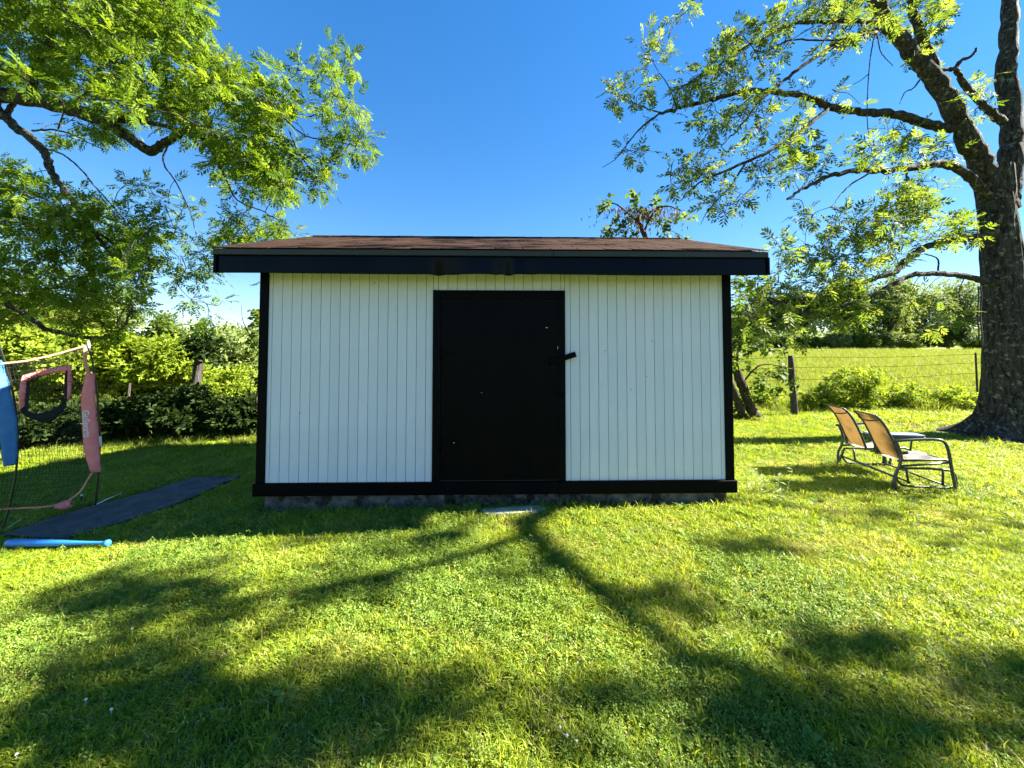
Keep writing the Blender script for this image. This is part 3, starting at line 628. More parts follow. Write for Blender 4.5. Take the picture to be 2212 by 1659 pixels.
regs = [(zp(a), n, d, lv) for a, n, d, lv in (
 ([(930, 60), (1050, -60), (1800, -60), (1830, 80), (1780, 170), (1560, 200), (1420, 250), (1300, 300), (1150, 200), (1000, 180)], 58, .5, 7),
 ([(690, 200), (880, 60), (950, 150), (900, 250), (700, 330), (560, 420), (480, 470), (450, 440), (550, 330)], 26, .3, 5),
 ([(290, 190), (390, 190), (480, 280), (420, 330), (320, 310)], 8, .2, 5), ([(190, 370), (290, 360), (380, 420), (270, 500), (150, 560), (130, 490)], 9, .2, 5),
 ([(440, 420), (620, 400), (640, 470), (500, 490)], 8, .2, 5), ([(700, 330), (900, 240), (1000, 280), (960, 420), (850, 440), (730, 440)], 18, .4, 5),
 ([(800, 480), (960, 490), (960, 640), (870, 700), (830, 600)], 13, .3, 5), ([(540, 620), (620, 560), (760, 540), (820, 560), (760, 640), (600, 690)], 12, .3, 5),
 ([(960, 470), (1250, 430), (1400, 520), (1230, 510), (1100, 480)], 7, .4, 4), ([(820, 760), (1100, 620), (1250, 600), (1400, 640), (1500, 680), (1480, 830), (1300, 830), (1150, 880), (960, 900), (880, 930)], 38, .5, 5),
 ([(1500, 640), (1650, 580), (1780, 680), (1870, 760), (1830, 800), (1600, 810), (1480, 850)], 30, .5, 5), ([(390, 810), (460, 780), (680, 760), (800, 800), (640, 880), (540, 980), (430, 920)], 21, .3, 5),
 ([(640, 990), (740, 950), (830, 970), (820, 1040), (700, 1080), (650, 1090)], 9, .2, 5), ([(180, 740), (270, 690), (320, 790), (240, 850)], 4, .2, 5), ([(310, 580), (370, 580), (370, 620), (310, 620)], 2, .1, 3),
 ([(1500, 1000), (1600, 900), (1720, 880), (1830, 970), (1820, 1060), (2030, 1140), (2000, 1200), (1850, 1200), (1700, 1230), (1600, 1300), (1300, 1330), (1200, 1200), (1280, 1070), (1400, 1060)], 85, .4, 6),
 ([(1090, 1060), (1250, 1040), (1260, 1090), (1100, 1120)], 4, .2, 5), ([(910, 1230), (1000, 1190), (1200, 1220), (1400, 1330), (1560, 1330), (1500, 1400), (1200, 1480), (900, 1500), (740, 1480), (740, 1400), (900, 1380), (1050, 1330)], 52, .4, 5),
 ([(740, 1480), (1150, 1500), (1500, 1450), (1750, 1420), (1900, 1480), (1750, 1540), (1500, 1580), (1200, 1620), (1100, 1690), (1000, 1740), (900, 1680), (760, 1600)], 44, .4, 5),
 ([(1680, 1660), (1850, 1560), (1950, 1560), (1850, 1660)], 5, .2, 5), ([(1830, 430), (2070, 350), (2080, 500), (1950, 640), (1870, 600)], 13, .4, 4), ([(420, -10), (600, -20), (610, 60), (560, 120), (480, 100)], 4, .2, 4), ([(1600, 200), (1760, 220), (1780, 320), (1650, 330)], 6, .2, 5))]
regs = [(a, int(n * (1.3 if n > 35 else 1.0)), d, lv + 1) for a, n, d, lv in regs]
tb, pos, rot, scl, rnd = grow(limbs, regs, g, PINB, leaves=12, crad=.27, lscale=(.54, .86), extra=extra)
finish(rt, tb, None, pos, rot, scl, rnd, PINB, bark, leaf_right)
# rope hanging from the lowest limb
rope_m = surf('dark_rope', (0.03, 0.028, 0.026), (0.06, 0.055, 0.05), rough=0.9, scale=60)
rp = thing('hanging_rope', 'dark doubled rope hanging from the lowest limb of the huge tree', 'rope', P(2117, 622, 7.15))
for x0, x1, y1 in ((2113, 2113, 735), (2118, 2121, 748)):
    pts = [P(x0 + (x1 - x0) * t + 1.5 * math.sin(9 * t), 618 + (y1 - 618) * t, 7.15) for t in np.linspace(0, 1, 9)]
    t = Tubes(); t.add(catmull(pts, 4), .011, 6, .25, 3); V, T = t.get(); wpart('strand', V, T, rope_m, rp, smooth=True)
# ---------------------------------------------------------------- walnut reaching in over the net
g = np.random.default_rng(8)
lt = thing('walnut_tree', 'dense bright green tree whose boughs hang over the ball net', 'tree', (-11.2, 7.2, gz1(-11.2, 7.2)))
def K(x, y, Y): return P(.3667 * x, .3667 * y, Y)
def kl(pts, Y0, Y1): return [K(x, y, Y0 + (Y1 - Y0) * k / (len(pts) - 1)) for k, (x, y) in enumerate(pts)]
tb0 = Tubes(); b0 = np.array([-11.2, 7.2, -.4])
tb0.add(catmull([b0, b0 + [.05, 0, 1.2], b0 + [-.05, 0, 3.0], b0 + [.1, 0, 5.0], b0 + [.3, .1, 7.0], b0 + [.2, 0, 9.5]], 8), np.linspace(.34, .14, 41), 20, .10, 7)
V, T = tb0.get(); wpart('trunk', V, T, bark, lt, smooth=True)
limbs = [
 ([b0 + [.1, 0, 6.0], b0 + [1.0, -.2, 6.35]] + kl([(-100, 545), (0, 562), (180, 585), (400, 635), (560, 700), (700, 770), (800, 840), (890, 890), (960, 850), (1060, 790), (1150, 760), (1250, 740)], 6.9, 6.3), .16, .030),
 (kl([(640, 730), (750, 680), (850, 650), (1000, 620), (1200, 590), (1380, 580), (1500, 590), (1650, 640)], 6.6, 6.0), .055, .014),
 (kl([(690, 710), (900, 725), (1050, 770), (1250, 830), (1400, 810), (1600, 800), (1720, 830)], 6.6, 6.1), .04, .010),
 ([b0 + [.0, 0, 4.6], b0 + [.9, .1, 4.9]] + kl([(-60, 640), (0, 670), (120, 770), (250, 880), (300, 1000), (370, 1110), (450, 1210), (540, 1340), (620, 1460), (700, 1560), (760, 1580)], 7.0, 6.4), .10, .012),
 (kl([(40, 680), (80, 600), (60, 540)], 7.0, 7.0), .05, .03),
 (kl([(250, 870), (370, 910), (480, 1000), (560, 1100), (650, 1200), (760, 1330), (880, 1460)], 6.8, 6.4), .016, .006),
 (kl([(190, 770), (310, 765), (420, 790), (540, 850), (610, 880)], 6.8, 6.6), .018, .006),
 (kl([(190, 565), (220, 400), (280, 270), (330, 140), (360, -60)], 6.8, 6.5), .06, .03),
 (kl([(400, 630), (620, 480), (820, 330), (1000, 180), (1080, 40)], 6.6, 6.4), .035, .012),
 (kl([(1650, 640), (1800, 690), (1900, 640), (1980, 540), (2020, 400), (2040, 280)], 6.0, 5.8), .013, .004),
 (kl([(1600, 610), (1700, 720), (1800, 800), (1950, 830), (2100, 860), (2190, 870)], 6.0, 5.8), .013, .004),
 (kl([(1500, 590), (1620, 520), (1740, 440), (1760, 350)], 6.0, 5.9), .012, .004),
 (kl([(1700, 760), (1760, 900), (1850, 1020), (1950, 1120), (2010, 1200)], 6.1, 5.9), .012, .004),
 (kl([(1150, 780), (1250, 900), (1330, 1050), (1400, 1180), (1560, 1250), (1700, 1340)], 6.3, 6.6), .022, .006),
 (kl([(1000, 830), (960, 950), (1040, 1080), (1120, 1250), (1160, 1400)], 6.4, 6.7), .016, .005),
 ([b0 + [.0, 0, 2.4], b0 + [1.2, .0, 2.75]] + [P(x, y, Y) for x, y, Y in ((-40, 640, 7.0), (35, 666, 6.9), (89, 705, 6.7), (153, 723, 6.6), (213, 730, 6.5), (256, 716, 6.4), (274, 691, 6.4), (285, 662, 6.4))], .06, .012),
 ([b0 + [.0, 0, 3.5], b0 + [1.2, -.1, 3.6]] + [P(x, y, Y) for x, y, Y in ((-20, 470, 6.8), (100, 480, 6.6), (200, 500, 6.5), (300, 560, 6.4))], .07, .015),
]
regs = [
 ([(-180, -140), (420, -120), (440, 20), (495, 90), (500, 165), (470, 225), (360, 240), (230, 235), (120, 200), (-150, 170)], 215, .7, 19),
 ([(300, 200), (500, 160), (560, 125), (600, 150), (640, 215), (620, 300), (560, 330), (500, 320), (400, 300), (330, 260)], 74, .5, 11),
 ([(640, 150), (690, 110), (770, 100), (770, 150), (740, 200), (790, 270), (810, 320), (760, 330), (740, 290), (700, 300), (660, 250)], 19, .3, 7),
 ([(560, 310), (700, 310), (720, 380), (740, 440), (690, 400), (640, 420), (600, 440), (560, 400)], 20, .3, 8), ([(440, 320), (600, 330), (620, 400), (580, 440), (540, 420), (480, 400)], 34, .4, 11),
 ([(540, 430), (640, 480), (640, 520), (520, 530), (470, 560), (430, 500)], 26, .3, 8), ([(280, 370), (480, 420), (500, 560), (430, 640), (330, 600), (250, 500)], 40, .5, 6),
 ([(-120, 320), (40, 360), (150, 400), (260, 450), (350, 500), (340, 560), (250, 640), (180, 690), (-120, 700)], 185, .6, 13), ([(80, 225), (300, 240), (310, 330), (220, 330), (120, 290)], 16, .4, 7),
 ([(430, 600), (490, 640), (450, 700), (400, 650)], 5, .2, 6), ([(690, 285), (770, 280), (812, 305), (805, 330), (720, 340)], 9, .15, 7), ([(690, 220), (770, 190), (775, 240), (700, 260)], 4, .15, 6), ([(-150, -130), (400, -110), (430, 30), (300, 180), (-150, 150)], 50, .7, 13), ([(150, 590), (330, 600), (300, 690), (230, 740), (120, 720)], 26, .4, 9), ([(560, 590), (520, 600), (540, 640), (580, 610)], 2, .1, 4)]
ext = []
while len(ext) < 60:
    c = b0 + np.array([.8, 0, 8.6]) + g.normal(0, 1, 3) * [2.2, 1.8, 1.3]; a, b_ = to_px(c)
    if a < -60 or b_ < -60: ext.append(c)
regs = [(a, int(n * 1.25), d, lv) for a, n, d, lv in regs]
tb, pos, rot, scl, rnd = grow(limbs, regs, g, PIN, leaves=11, crad=.24, lscale=(.60, .96), extra=ext)
finish(lt, tb, None, pos, rot, scl, rnd, PIN, bark, leaf_left)
# ================================================================== HEDGE, BACKGROUND TREES
def cloud_tree(name, label, cat, x, y, h, crown, n, lsize, lmat, g, trunk_r=.12, bark_=None, lumps=16, base=None, group=None, z=None, tall=1.0, stems=1, lean=0.0, lump_r=(.30, .48)):
    """crown = (rx, ry, rz, centre height); leaves sit in lumps so that light and dark clumps form"""
    z0 = gz1(x, y) if z is None else z
    root = thing(name, label, cat, (x, y, z0), 0, group); rx, ry, rz, zc = crown
    L = g.normal(0, 1, (lumps, 3)); L /= np.linalg.norm(L, axis=1)[:, None]; L *= (g.random((lumps, 1)) ** .4) * .78
    lc = L * [rx, ry, rz] + [lean * zc, 0, zc]; lr = g.uniform(*lump_r, lumps) * min(rx, rz) * (1.0 if rx < 2.5 * rz else 1.2)
    w = lr ** 2; w /= w.sum(); which = g.choice(lumps, n, p=w)
    d = g.normal(0, 1, (n, 3)); d /= np.linalg.norm(d, axis=1)[:, None]; rad = (g.random((n, 1)) ** .45) * lr[which][:, None]
    wob = 1 + .35 * (vnoise(d * 3 + 11 + which[:, None], 3) - .5)[:, None]
    pos = lc[which] + d * rad * wob * [1.15, 1.15, .9]
    pos[:, 2] = np.where(pos[:, 2] < .05, .05 + .3 * g.random(n), pos[:, 2])
    tb = Tubes(); bk_ = bark_ or bark2
    for s in range(stems):
        ox = g.normal(0, .12 * rx) if stems > 1 else 0; top = np.array([ox * 2.2 + lean * zc, g.normal(0, .05), zc + .2 * rz])
        p = catmull([[ox, 0, -.15], [ox * 1.3 + .03 * h * g.normal() + lean * zc * .3, 0, zc * .35], [ox * 1.7 + .03 * h * g.normal() + lean * zc * .7, 0, zc * .7], top], 5)
        tb.add(p, np.linspace(trunk_r, trunk_r * .35, len(p)), 9, .12, s + 3)
    for k in range(lumps):
        j = int(len(p) * g.uniform(.35, .85)); a = p[min(j, len(p) - 1)]
        q = catmull([a, (a + lc[k]) / 2 + g.normal(0, .05 * h, 3) * .6, lc[k]], 4); tb.add(q, np.linspace(trunk_r * .42, trunk_r * .08, len(q)), 5)
    V, T = tb.get(); o = obj('trunk', mesh_tris('trunk', V, T, smooth=True), bk_, root)
    tpl = [(v * (lsize / .09), t) for v, t in SPR]
    rot = frames(d + g.normal(0, .5, (n, 3)) + [0, 0, -.2], g, .6); V, T, r = stamp(tpl, pos, rot, g.uniform(.7, 1.3, n), g.random(n))
    o = obj('crown', mesh_tris('crown', V, T, r), lmat, root); o['kind'] = 'stuff'
    return root
gb = np.random.default_rng(21)
lf_bright = leafmat('bright_spring_leaf', [(0, (0.1200, 0.1840, 0.0144)), (.5, (0.1840, 0.2560, 0.0208)), (1, (0.2560, 0.3120, 0.0400))], .5)
lf_mid = leafmat('mid_green_leaf', [(0, (0.0600, 0.1040, 0.0160)), (.5, (0.0960, 0.1480, 0.0240)), (1, (0.1440, 0.1880, 0.0400))], .4)
lf_dark = leafmat('dark_green_leaf', [(0, (0.0176, 0.0400, 0.0112)), (.5, (0.0280, 0.0576, 0.0144)), (1, (0.0440, 0.0760, 0.0208))], .3)
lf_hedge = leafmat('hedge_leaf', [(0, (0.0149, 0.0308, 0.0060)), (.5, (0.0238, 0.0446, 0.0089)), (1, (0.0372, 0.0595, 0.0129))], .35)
lf_olive = leafmat('olive_cedar_leaf', [(0, (0.0800, 0.0920, 0.0144)), (.5, (0.1280, 0.1320, 0.0208)), (1, (0.1680, 0.1600, 0.0280))], .35)
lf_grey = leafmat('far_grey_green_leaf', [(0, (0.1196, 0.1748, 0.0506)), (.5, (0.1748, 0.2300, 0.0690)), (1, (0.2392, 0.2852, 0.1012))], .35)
lf_brown = leafmat('brown_grey_cedar_leaf', [(0, (0.0560, 0.0600, 0.0280)), (.5, (0.0800, 0.0800, 0.0400)), (1, (0.1040, 0.1000, 0.0520))], .3)
lf_fence = leafmat('fencerow_leaf', [(0, (0.1269, 0.1952, 0.0156)), (.5, (0.1952, 0.2733, 0.0234)), (1, (0.2733, 0.3416, 0.0390))], .5)
lf_rbud = leafmat('redbud_leaf', [(0, (0.0400, 0.0840, 0.0112)), (.5, (0.0720, 0.1240, 0.0160)), (1, (0.1200, 0.1720, 0.0240))], .45)
def at(px, Y): return (px - W2 / 2) / F * Y
# left background
ct = cloud_tree
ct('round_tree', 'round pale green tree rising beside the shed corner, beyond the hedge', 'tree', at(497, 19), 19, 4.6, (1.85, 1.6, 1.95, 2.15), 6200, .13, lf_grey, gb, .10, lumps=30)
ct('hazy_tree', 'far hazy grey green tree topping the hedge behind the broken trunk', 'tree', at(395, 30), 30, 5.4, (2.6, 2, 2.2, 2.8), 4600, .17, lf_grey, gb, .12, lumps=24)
ct('young_tree', 'bright yellow green young tree with feathery sprays behind the ball net', 'tree', at(300, 12.5), 12.5, 3.6, (1.9, 1.2, 1.15, 1.75), 5200, .12, lf_bright, gb, .06, lumps=30)
ct('young_tree', 'bright green leafy tree filling the strike pocket of the ball net', 'tree', at(110, 11.5), 11.5, 3.6, (2.0, 1.2, 1.25, 1.7), 5200, .12, lf_bright, gb, .07, lumps=30)
ct('cedar_tree', 'olive yellow cedar standing behind the top rail of the ball net', 'tree', at(60, 15), 15, 5.5, (2.1, 1.5, 2.2, 2.9), 5200, .11, lf_olive, gb, .12, lumps=30)
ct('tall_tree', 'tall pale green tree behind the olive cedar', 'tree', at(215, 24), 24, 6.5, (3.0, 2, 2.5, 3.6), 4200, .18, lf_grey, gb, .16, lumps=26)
ct('slim_tree', 'slim pointed green tree between the young tree and the hazy tree', 'tree', at(345, 16), 16, 4.0, (.75, .7, 1.5, 2.4), 1800, .12, lf_mid, gb, .06, lumps=14)
ct('pale_shrub', 'pale green shrub low in the gap right of the broken trunk', 'shrub', at(470, 13), 13, 2.2, (1.5, .9, .85, .85), 2600, .10, lf_bright, gb, .03, stems=3, lumps=16)
ct('wide_shrub', 'wide light green shrub thicket behind the thin steel post', 'shrub', at(335, 14.5), 14.5, 2.2, (2.2, .9, .95, .9), 3200, .11, lf_mid, gb, .03, stems=3, lumps=18)
# dark hedge along the left fence
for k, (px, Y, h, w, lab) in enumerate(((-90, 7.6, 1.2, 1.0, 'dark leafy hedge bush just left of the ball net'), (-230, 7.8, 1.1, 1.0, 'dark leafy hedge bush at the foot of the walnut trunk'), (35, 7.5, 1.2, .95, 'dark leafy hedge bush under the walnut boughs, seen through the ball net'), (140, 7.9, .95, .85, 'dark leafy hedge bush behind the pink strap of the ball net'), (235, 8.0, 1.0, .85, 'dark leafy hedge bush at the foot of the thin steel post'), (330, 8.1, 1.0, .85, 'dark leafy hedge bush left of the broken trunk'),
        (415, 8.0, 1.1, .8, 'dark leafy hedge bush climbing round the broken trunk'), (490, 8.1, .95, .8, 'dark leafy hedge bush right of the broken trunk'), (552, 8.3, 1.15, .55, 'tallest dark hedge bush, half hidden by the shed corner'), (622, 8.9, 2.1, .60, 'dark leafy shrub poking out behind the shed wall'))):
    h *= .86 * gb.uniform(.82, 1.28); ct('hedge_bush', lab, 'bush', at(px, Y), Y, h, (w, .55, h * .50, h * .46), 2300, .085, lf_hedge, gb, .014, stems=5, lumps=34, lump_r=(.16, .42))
ct('fencerow_tree', 'dense green tree standing hidden behind the shed wall', 'tree', -1.2, 10.2, 4.0, (2.3, 1.2, 1.25, 2.55), 5200, .11, lf_mid, gb, .09, lumps=26)
ct('fencerow_shrub', 'leafy shrub hidden behind the middle of the shed', 'shrub', 1.2, 10.4, 3.4, (1.6, 1.0, 1.1, 1.9), 3000, .11, lf_mid, gb, .06, lumps=20)
# broken trunk
sn = thing('broken_trunk', 'leaning grey broken tree trunk with leaves sprouting at its top', 'tree', G(412, 938))
Ys = float(sn.location[1])
pts = [P(x, y, Ys) for x, y in ((410, 945), (413, 900), (420, 850), (428, 800), (434, 765), (438, 742))]
tb = Tubes(); tb.add(catmull(pts, 6), np.linspace(.105, .085, 31), 14, .16, 5); tb.add([P(427, 795, Ys), P(419, 790, Ys - .05), P(415, 786, Ys - .05)], [.03, .02, .008], 6)
V, T = tb.get(); wpart('trunk', V, T, barkmat('weathered_grey_wood', (0.030, 0.026, 0.022), (0.10, 0.09, 0.078), (.14, .135, .12), (9, 9, 1), .6), sn, smooth=True)
gg = np.random.default_rng(4); n = 260
pos = P(434, 745, Ys) + gg.normal(0, 1, (n, 3)) * [.20, .16, .16]; rot = frames(gg.normal(0, 1, (n, 3)), gg)
V, T, r = stamp(SPR, pos, rot, gg.uniform(.8, 1.4, n), gg.random(n)); wpart('sprouts', V, T, lf_hedge, sn, r, kind='stuff')
# bare twiggy sapling beside the shed corner
sp_ = thing('sapling', 'thin half bare sapling leaning out beside the shed corner', 'tree', P(560, 930, 8.0) * [1, 1, 0] + [0, 0, gz1(-5.2, 8)])
tb = Tubes(); tb.add(catmull([P(x, y, 8.0) for x, y in ((562, 940), (555, 860), (570, 780), (553, 745), (535, 715), (524, 690), (521, 658))], 5), np.linspace(.022, .004, 31), 6)
tb.add(catmull([P(x, y, 8.0) for x, y in ((545, 730), (525, 705), (500, 690), (478, 688))], 4), np.linspace(.008, .002, 13), 5); tb.add(catmull([P(x, y, 8.0) for x, y in ((555, 940), (548, 900), (540, 850), (545, 800))], 4), np.linspace(.018, .005, 13), 5)
V, T = tb.get(); wpart('trunk', V, T, bark2, sp_, smooth=True)
n = 60; pos = np.array([P(gg.uniform(540, 572), gg.uniform(668, 770), 8.0 + gg.normal(0, .1)) for _ in range(n)]); V, T, r = stamp(HEART, pos, frames(gg.normal(0, 1, (n, 3)), gg), gg.uniform(.7, 1.2, n), gg.random(n)); wpart('leaves', V, T, lf_mid, sp_, r, kind='stuff')
# left wire fence
wirem = surf('rusty_wire', (0.012, 0.010, 0.008), (0.022, 0.017, 0.013), rough=1.0, scale=30, spec=0.0)
steel = surf('rusted_steel_post', (0.030, 0.026, 0.022), (0.075, 0.058, 0.045), rough=.75, scale=18)
def wire_fence(label, posts, wires, name='wire_fence'):
    root = thing(name, label, 'fence', posts[0][0])
    for (p, top, kind) in posts:
        p = np.array(p); d = np.array(top) - p
        if kind == 'steel':
            t = Tubes(); t.add([p - [0, 0, .1], p + d * .5, p + d], .022, 4); t.add([p + [.0, -.018, -.1], p + d * .5 + [0, -.022, 0], p + d + [0, -.018, 0]], .012, 4); V, T = t.get(); wpart('steel_post', V, T, steel, root)
        else:
            t = Tubes(); t.add(catmull([p - [0, 0, .1], p + d * .33 + [.012, 0, 0], p + d * .66 - [.01, 0, 0], p + d], 6), np.linspace(.085, .060, 19), 14, .18, 6); V, T = t.get()
            wpart('wooden_post', V, T, barkmat('split_post_wood', (.035, .03, .024), (.12, .105, .085), (.16, .155, .13), (10, 10, 1), .6), root, smooth=True)
    for pts in wires:
        t = Tubes(); q = catmull(pts, 6); t.add(q, .0048, 4)
        for k in range(0, len(q) - 1, 1):
            for s in np.linspace(0, 1, 4)[:-1]:
                c = q[k] + (q[k + 1] - q[k]) * s; e = np.array([random.gauss(0, .012), random.gauss(0, .01), random.choice((-1, 1)) * .014]); t.add([c - e, c + e], .0022, 3, cap=False)
        V, T = t.get(); wpart('wire', V, T, wirem, root)
    return root
pL = G(270, 935); tL = P(281, 828, pL[1])
wr = []
for z in (.45, .80, 1.10): wr.append([[-11.5, pL[1] - .2, z - .25], [pL[0], pL[1], pL[2] + z + .02], [-5.2, pL[1] + .12, pL[2] + z], [-2.8, pL[1] + .5, z]])
wire_fence('sagging wire fence with one thin steel post in the dark hedge', [(pL, tL, 'steel')], wr)
# right wire fence
p1 = G(1715, 900); p2 = G(2112, 872); p1t = P(1709, 768, p1[1]); p2t = P(2107, 762, p2[1])
wr = []
for f in (.97, .80, .60, .36):
    a = p1 + (p1t - p1) * f; b_ = p2 + (p2t - p2) * f; s = .04
    dd = (b_ - a); wr.append([a - dd * 1.0 + [0, 0, .05], a - dd * .5 + [0, 0, -s], a, (a + b_) / 2 - [0, 0, s + .03 * random.random()], b_, b_ + dd * .5 - [0, 0, s], b_ + dd])
wire_fence('barbed wire fence with a split wooden post and a steel post along the field', [(p1, p1t, 'wood'), (p2, p2t, 'steel')], wr)
YF = (p1[1] + p2[1]) / 2
# redbud with two leaning trunks, brown pods above the roof
g = np.random.default_rng(31)
bs = G(1632, 905); Yb = bs[1]
rbud = thing('leaning_redbud_tree', 'double trunked leaning tree with heart leaves and brown seed pods above the shed roof', 'tree', bs)
limbs = [([P(x, y, Yb - .3 * k / 7) for k, (x, y) in enumerate(((1640, 912), (1618, 870), (1600, 825), (1578, 775), (1520, 690), (1455, 600), (1405, 530), (1375, 470)))], .125, .05),
         ([P(x, y, Yb - .05 - .3 * k / 5) for k, (x, y) in enumerate(((1608, 908), (1598, 880), (1585, 845), (1565, 810), (1500, 745), (1420, 680)))], .095, .05),
         ([P(x, y, Yb - .3) for x, y in ((1385, 490), (1350, 455), (1320, 440), (1290, 470))], .03, .008), ([P(x, y, Yb - .3) for x, y in ((1390, 500), (1420, 450), (1460, 450), (1490, 470))], .03, .008),
         ([P(x, y, Yb - .1) for x, y in ((1585, 790), (1610, 720), (1650, 660), (1690, 640))], .035, .008), ([P(x, y, Yb - .1) for x, y in ((1600, 830), (1640, 790), (1680, 790), (1720, 800))], .025, .006)]
regs = [([(1270, 470), (1310, 430), (1400, 415), (1480, 440), (1500, 480), (1480, 515), (1290, 515)], 26, .3, 7), ([(1575, 600), (1650, 620), (1690, 650), (1650, 700), (1575, 720)], 26, .3, 8), ([(1575, 720), (1640, 700), (1720, 770), (1730, 830), (1660, 860), (1575, 780)], 30, .3, 8), ([(1575, 860), (1620, 840), (1640, 880), (1590, 905)], 6, .2, 6)]
tb, pos, rot, scl, rnd = grow(limbs, regs, g, HEART, leaves=7, crad=.22, lscale=(.7, 1.25))
V, T = tb.get(); wpart('trunk', V, T, bark2, rbud, smooth=True)
V, T, r = stamp(HEART, pos, rot, scl, rnd); wpart('crown', V, T, lf_rbud, rbud, r, kind='stuff')
pod = leafmat('brown_seed_pod', [(0, (.05, .024, .018)), (.5, (.09, .042, .032)), (1, (.15, .08, .06))], .15, .8, spec=.1)
n = 750; pos = np.array([P(g.normal(1390, 42), 445 + abs(g.normal(0, 26)), Yb - .3 + g.normal(0, .25)) for _ in range(n)])
pv = np.array([[0, 0, 0], [.04, .011, 0], [.11, 0, 0], [.04, -.011, 0]]); pt = np.array([[0, 1, 2], [0, 2, 3]])
V, T, r = stamp([(pv, pt)], pos, frames(g.normal(0, .35, (n, 3)) + [0, 0, -1], g), g.uniform(.7, 1.3, n), g.random(n)); wpart('seed_pods', V, T, pod, rbud, r, kind='stuff')
# shrubs and weeds in the right fence row
for px, dy, h, w, n, lab, mt in ((1860, -.15, 1.55, 1.25, 3000, 'tall sprawling green bush on the wire fence behind the glider', lf_fence), (1765, -.1, .85, .8, 1700, 'low green bush beside the split wooden fence post', lf_fence), (1955, -.05, .9, .8, 1700, 'low green bush between the tall fence bush and the steel post', lf_fence),
        (2050, -.1, .85, .8, 1600, 'low green bush left of the steel fence post', lf_fence), (1660, .3, .8, .6, 1100, 'low green bush at the leaning double trunk', lf_fence), (2180, .2, 1.0, .9, 1300, 'green bush in the fence row behind the huge trunk', lf_fence), (1590, .4, .8, .6, 900, 'low green bush between the shed and the leaning double trunk', lf_fence)):
    Yq = YF + dy; n = int(n * .85); ct('fencerow_bush', lab, 'bush', at(px, Yq), Yq, h, (w * 1.1, .6, h * .62, h * .40), n, .052, mt, gb, .008, stems=9, lumps=90, lump_r=(.05, .17))
# far trees across the field
FT = [(1610, 46, 6.0, (2.4, 2, 2.9, 3.0), 4200, .24, lf_brown, 'brown green cedar across the field, next to the shed wall', 'cedar_tree', .2),
      (1662, 60, 8.5, (4.6, 3, 4.2, 5.0), 5200, .32, lf_dark, 'dark broad tree across the field beside the brown cedar', 'field_tree', .30), (1738, 63, 9, (4.8, 3, 3.6, 6.6), 5000, .32, lf_dark, 'dark tree with open sky under its crown across the field', 'field_tree', .30),
      (1812, 60, 10, (4.2, 3, 4.6, 6.2), 4800, .30, lf_mid, 'tall slender-trunked tree across the field right of the sky gap', 'field_tree', .28), (1868, 58, 10, (4.2, 3, 4.8, 6.2), 4800, .30, lf_mid, 'tall forked tree in the middle of the far tree line', 'field_tree', .30),
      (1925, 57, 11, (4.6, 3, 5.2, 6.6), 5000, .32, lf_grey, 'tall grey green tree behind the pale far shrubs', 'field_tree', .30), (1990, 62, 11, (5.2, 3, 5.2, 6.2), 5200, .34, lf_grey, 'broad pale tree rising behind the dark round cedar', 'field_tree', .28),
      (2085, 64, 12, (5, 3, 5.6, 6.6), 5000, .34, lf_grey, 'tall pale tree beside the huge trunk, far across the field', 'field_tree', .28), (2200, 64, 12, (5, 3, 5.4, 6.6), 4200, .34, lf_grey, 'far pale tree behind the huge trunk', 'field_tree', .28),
      (2046, 50, 4.6, (3.0, 2.2, 2.2, 2.2), 5200, .22, lf_dark, 'dark round cedar at the far edge of the field', 'cedar_tree', .2),
      (1872, 55, 2.4, (2.2, 1.5, 1.3, 1.2), 2600, .20, lf_mid, 'rounded green far shrub beneath the forked tree', 'shrub', .08), (1922, 55.5, 2.6, (2.4, 1.5, 1.4, 1.3), 2600, .20, lf_grey, 'pale rounded far shrub in the middle of the field edge', 'shrub', .08),
      (1966, 55, 2.2, (2.2, 1.5, 1.2, 1.1), 2400, .20, lf_grey, 'pale low far shrub next to the dark round cedar', 'shrub', .08), (1806, 56, 2.4, (2.4, 1.5, 1.3, 1.2), 2400, .20, lf_grey, 'pale far shrub in front of the sky gap', 'shrub', .08), (2112, 54, 2.6, (2.8, 1.5, 1.5, 1.3), 2400, .20, lf_mid, 'light green far shrub beside the huge trunk', 'shrub', .08),
      (1752, 57, 1.8, (2.6, 1.5, 1.0, .8), 2400, .20, lf_mid, 'low green thicket under the crown of the dark far tree', 'shrub', .08), (1668, 58, 2.0, (3.2, 1.5, 1.1, .9), 2600, .20, lf_dark, 'low dark thicket at the field edge beside the brown cedar', 'shrub', .08), (1990, 66, 3.5, (7, 1.5, 1.9, 1.5), 3800, .26, lf_mid, 'long thicket closing the gap behind the dark round cedar', 'shrub', .08), (1860, 68, 3.5, (6, 1.5, 1.7, 1.4), 3600, .26, lf_mid, 'long green thicket behind the tall far trunks', 'shrub', .08), (2190, 62, 3.5, (7, 1.5, 1.9, 1.5), 3400, .26, lf_mid, 'green thicket far behind the huge trunk', 'shrub', .08)]
for px, Y, h, crown, n, ls, mt, lab, nm, tr_ in FT:
    ct(nm, lab, 'shrub' if nm == 'shrub' else 'tree', at(px, Y), Y, h, crown, int(n * (.72 if nm == 'field_tree' else 1)), ls * .85, mt, gb, tr_, bark, lumps=34, lump_r=(.20, .42))
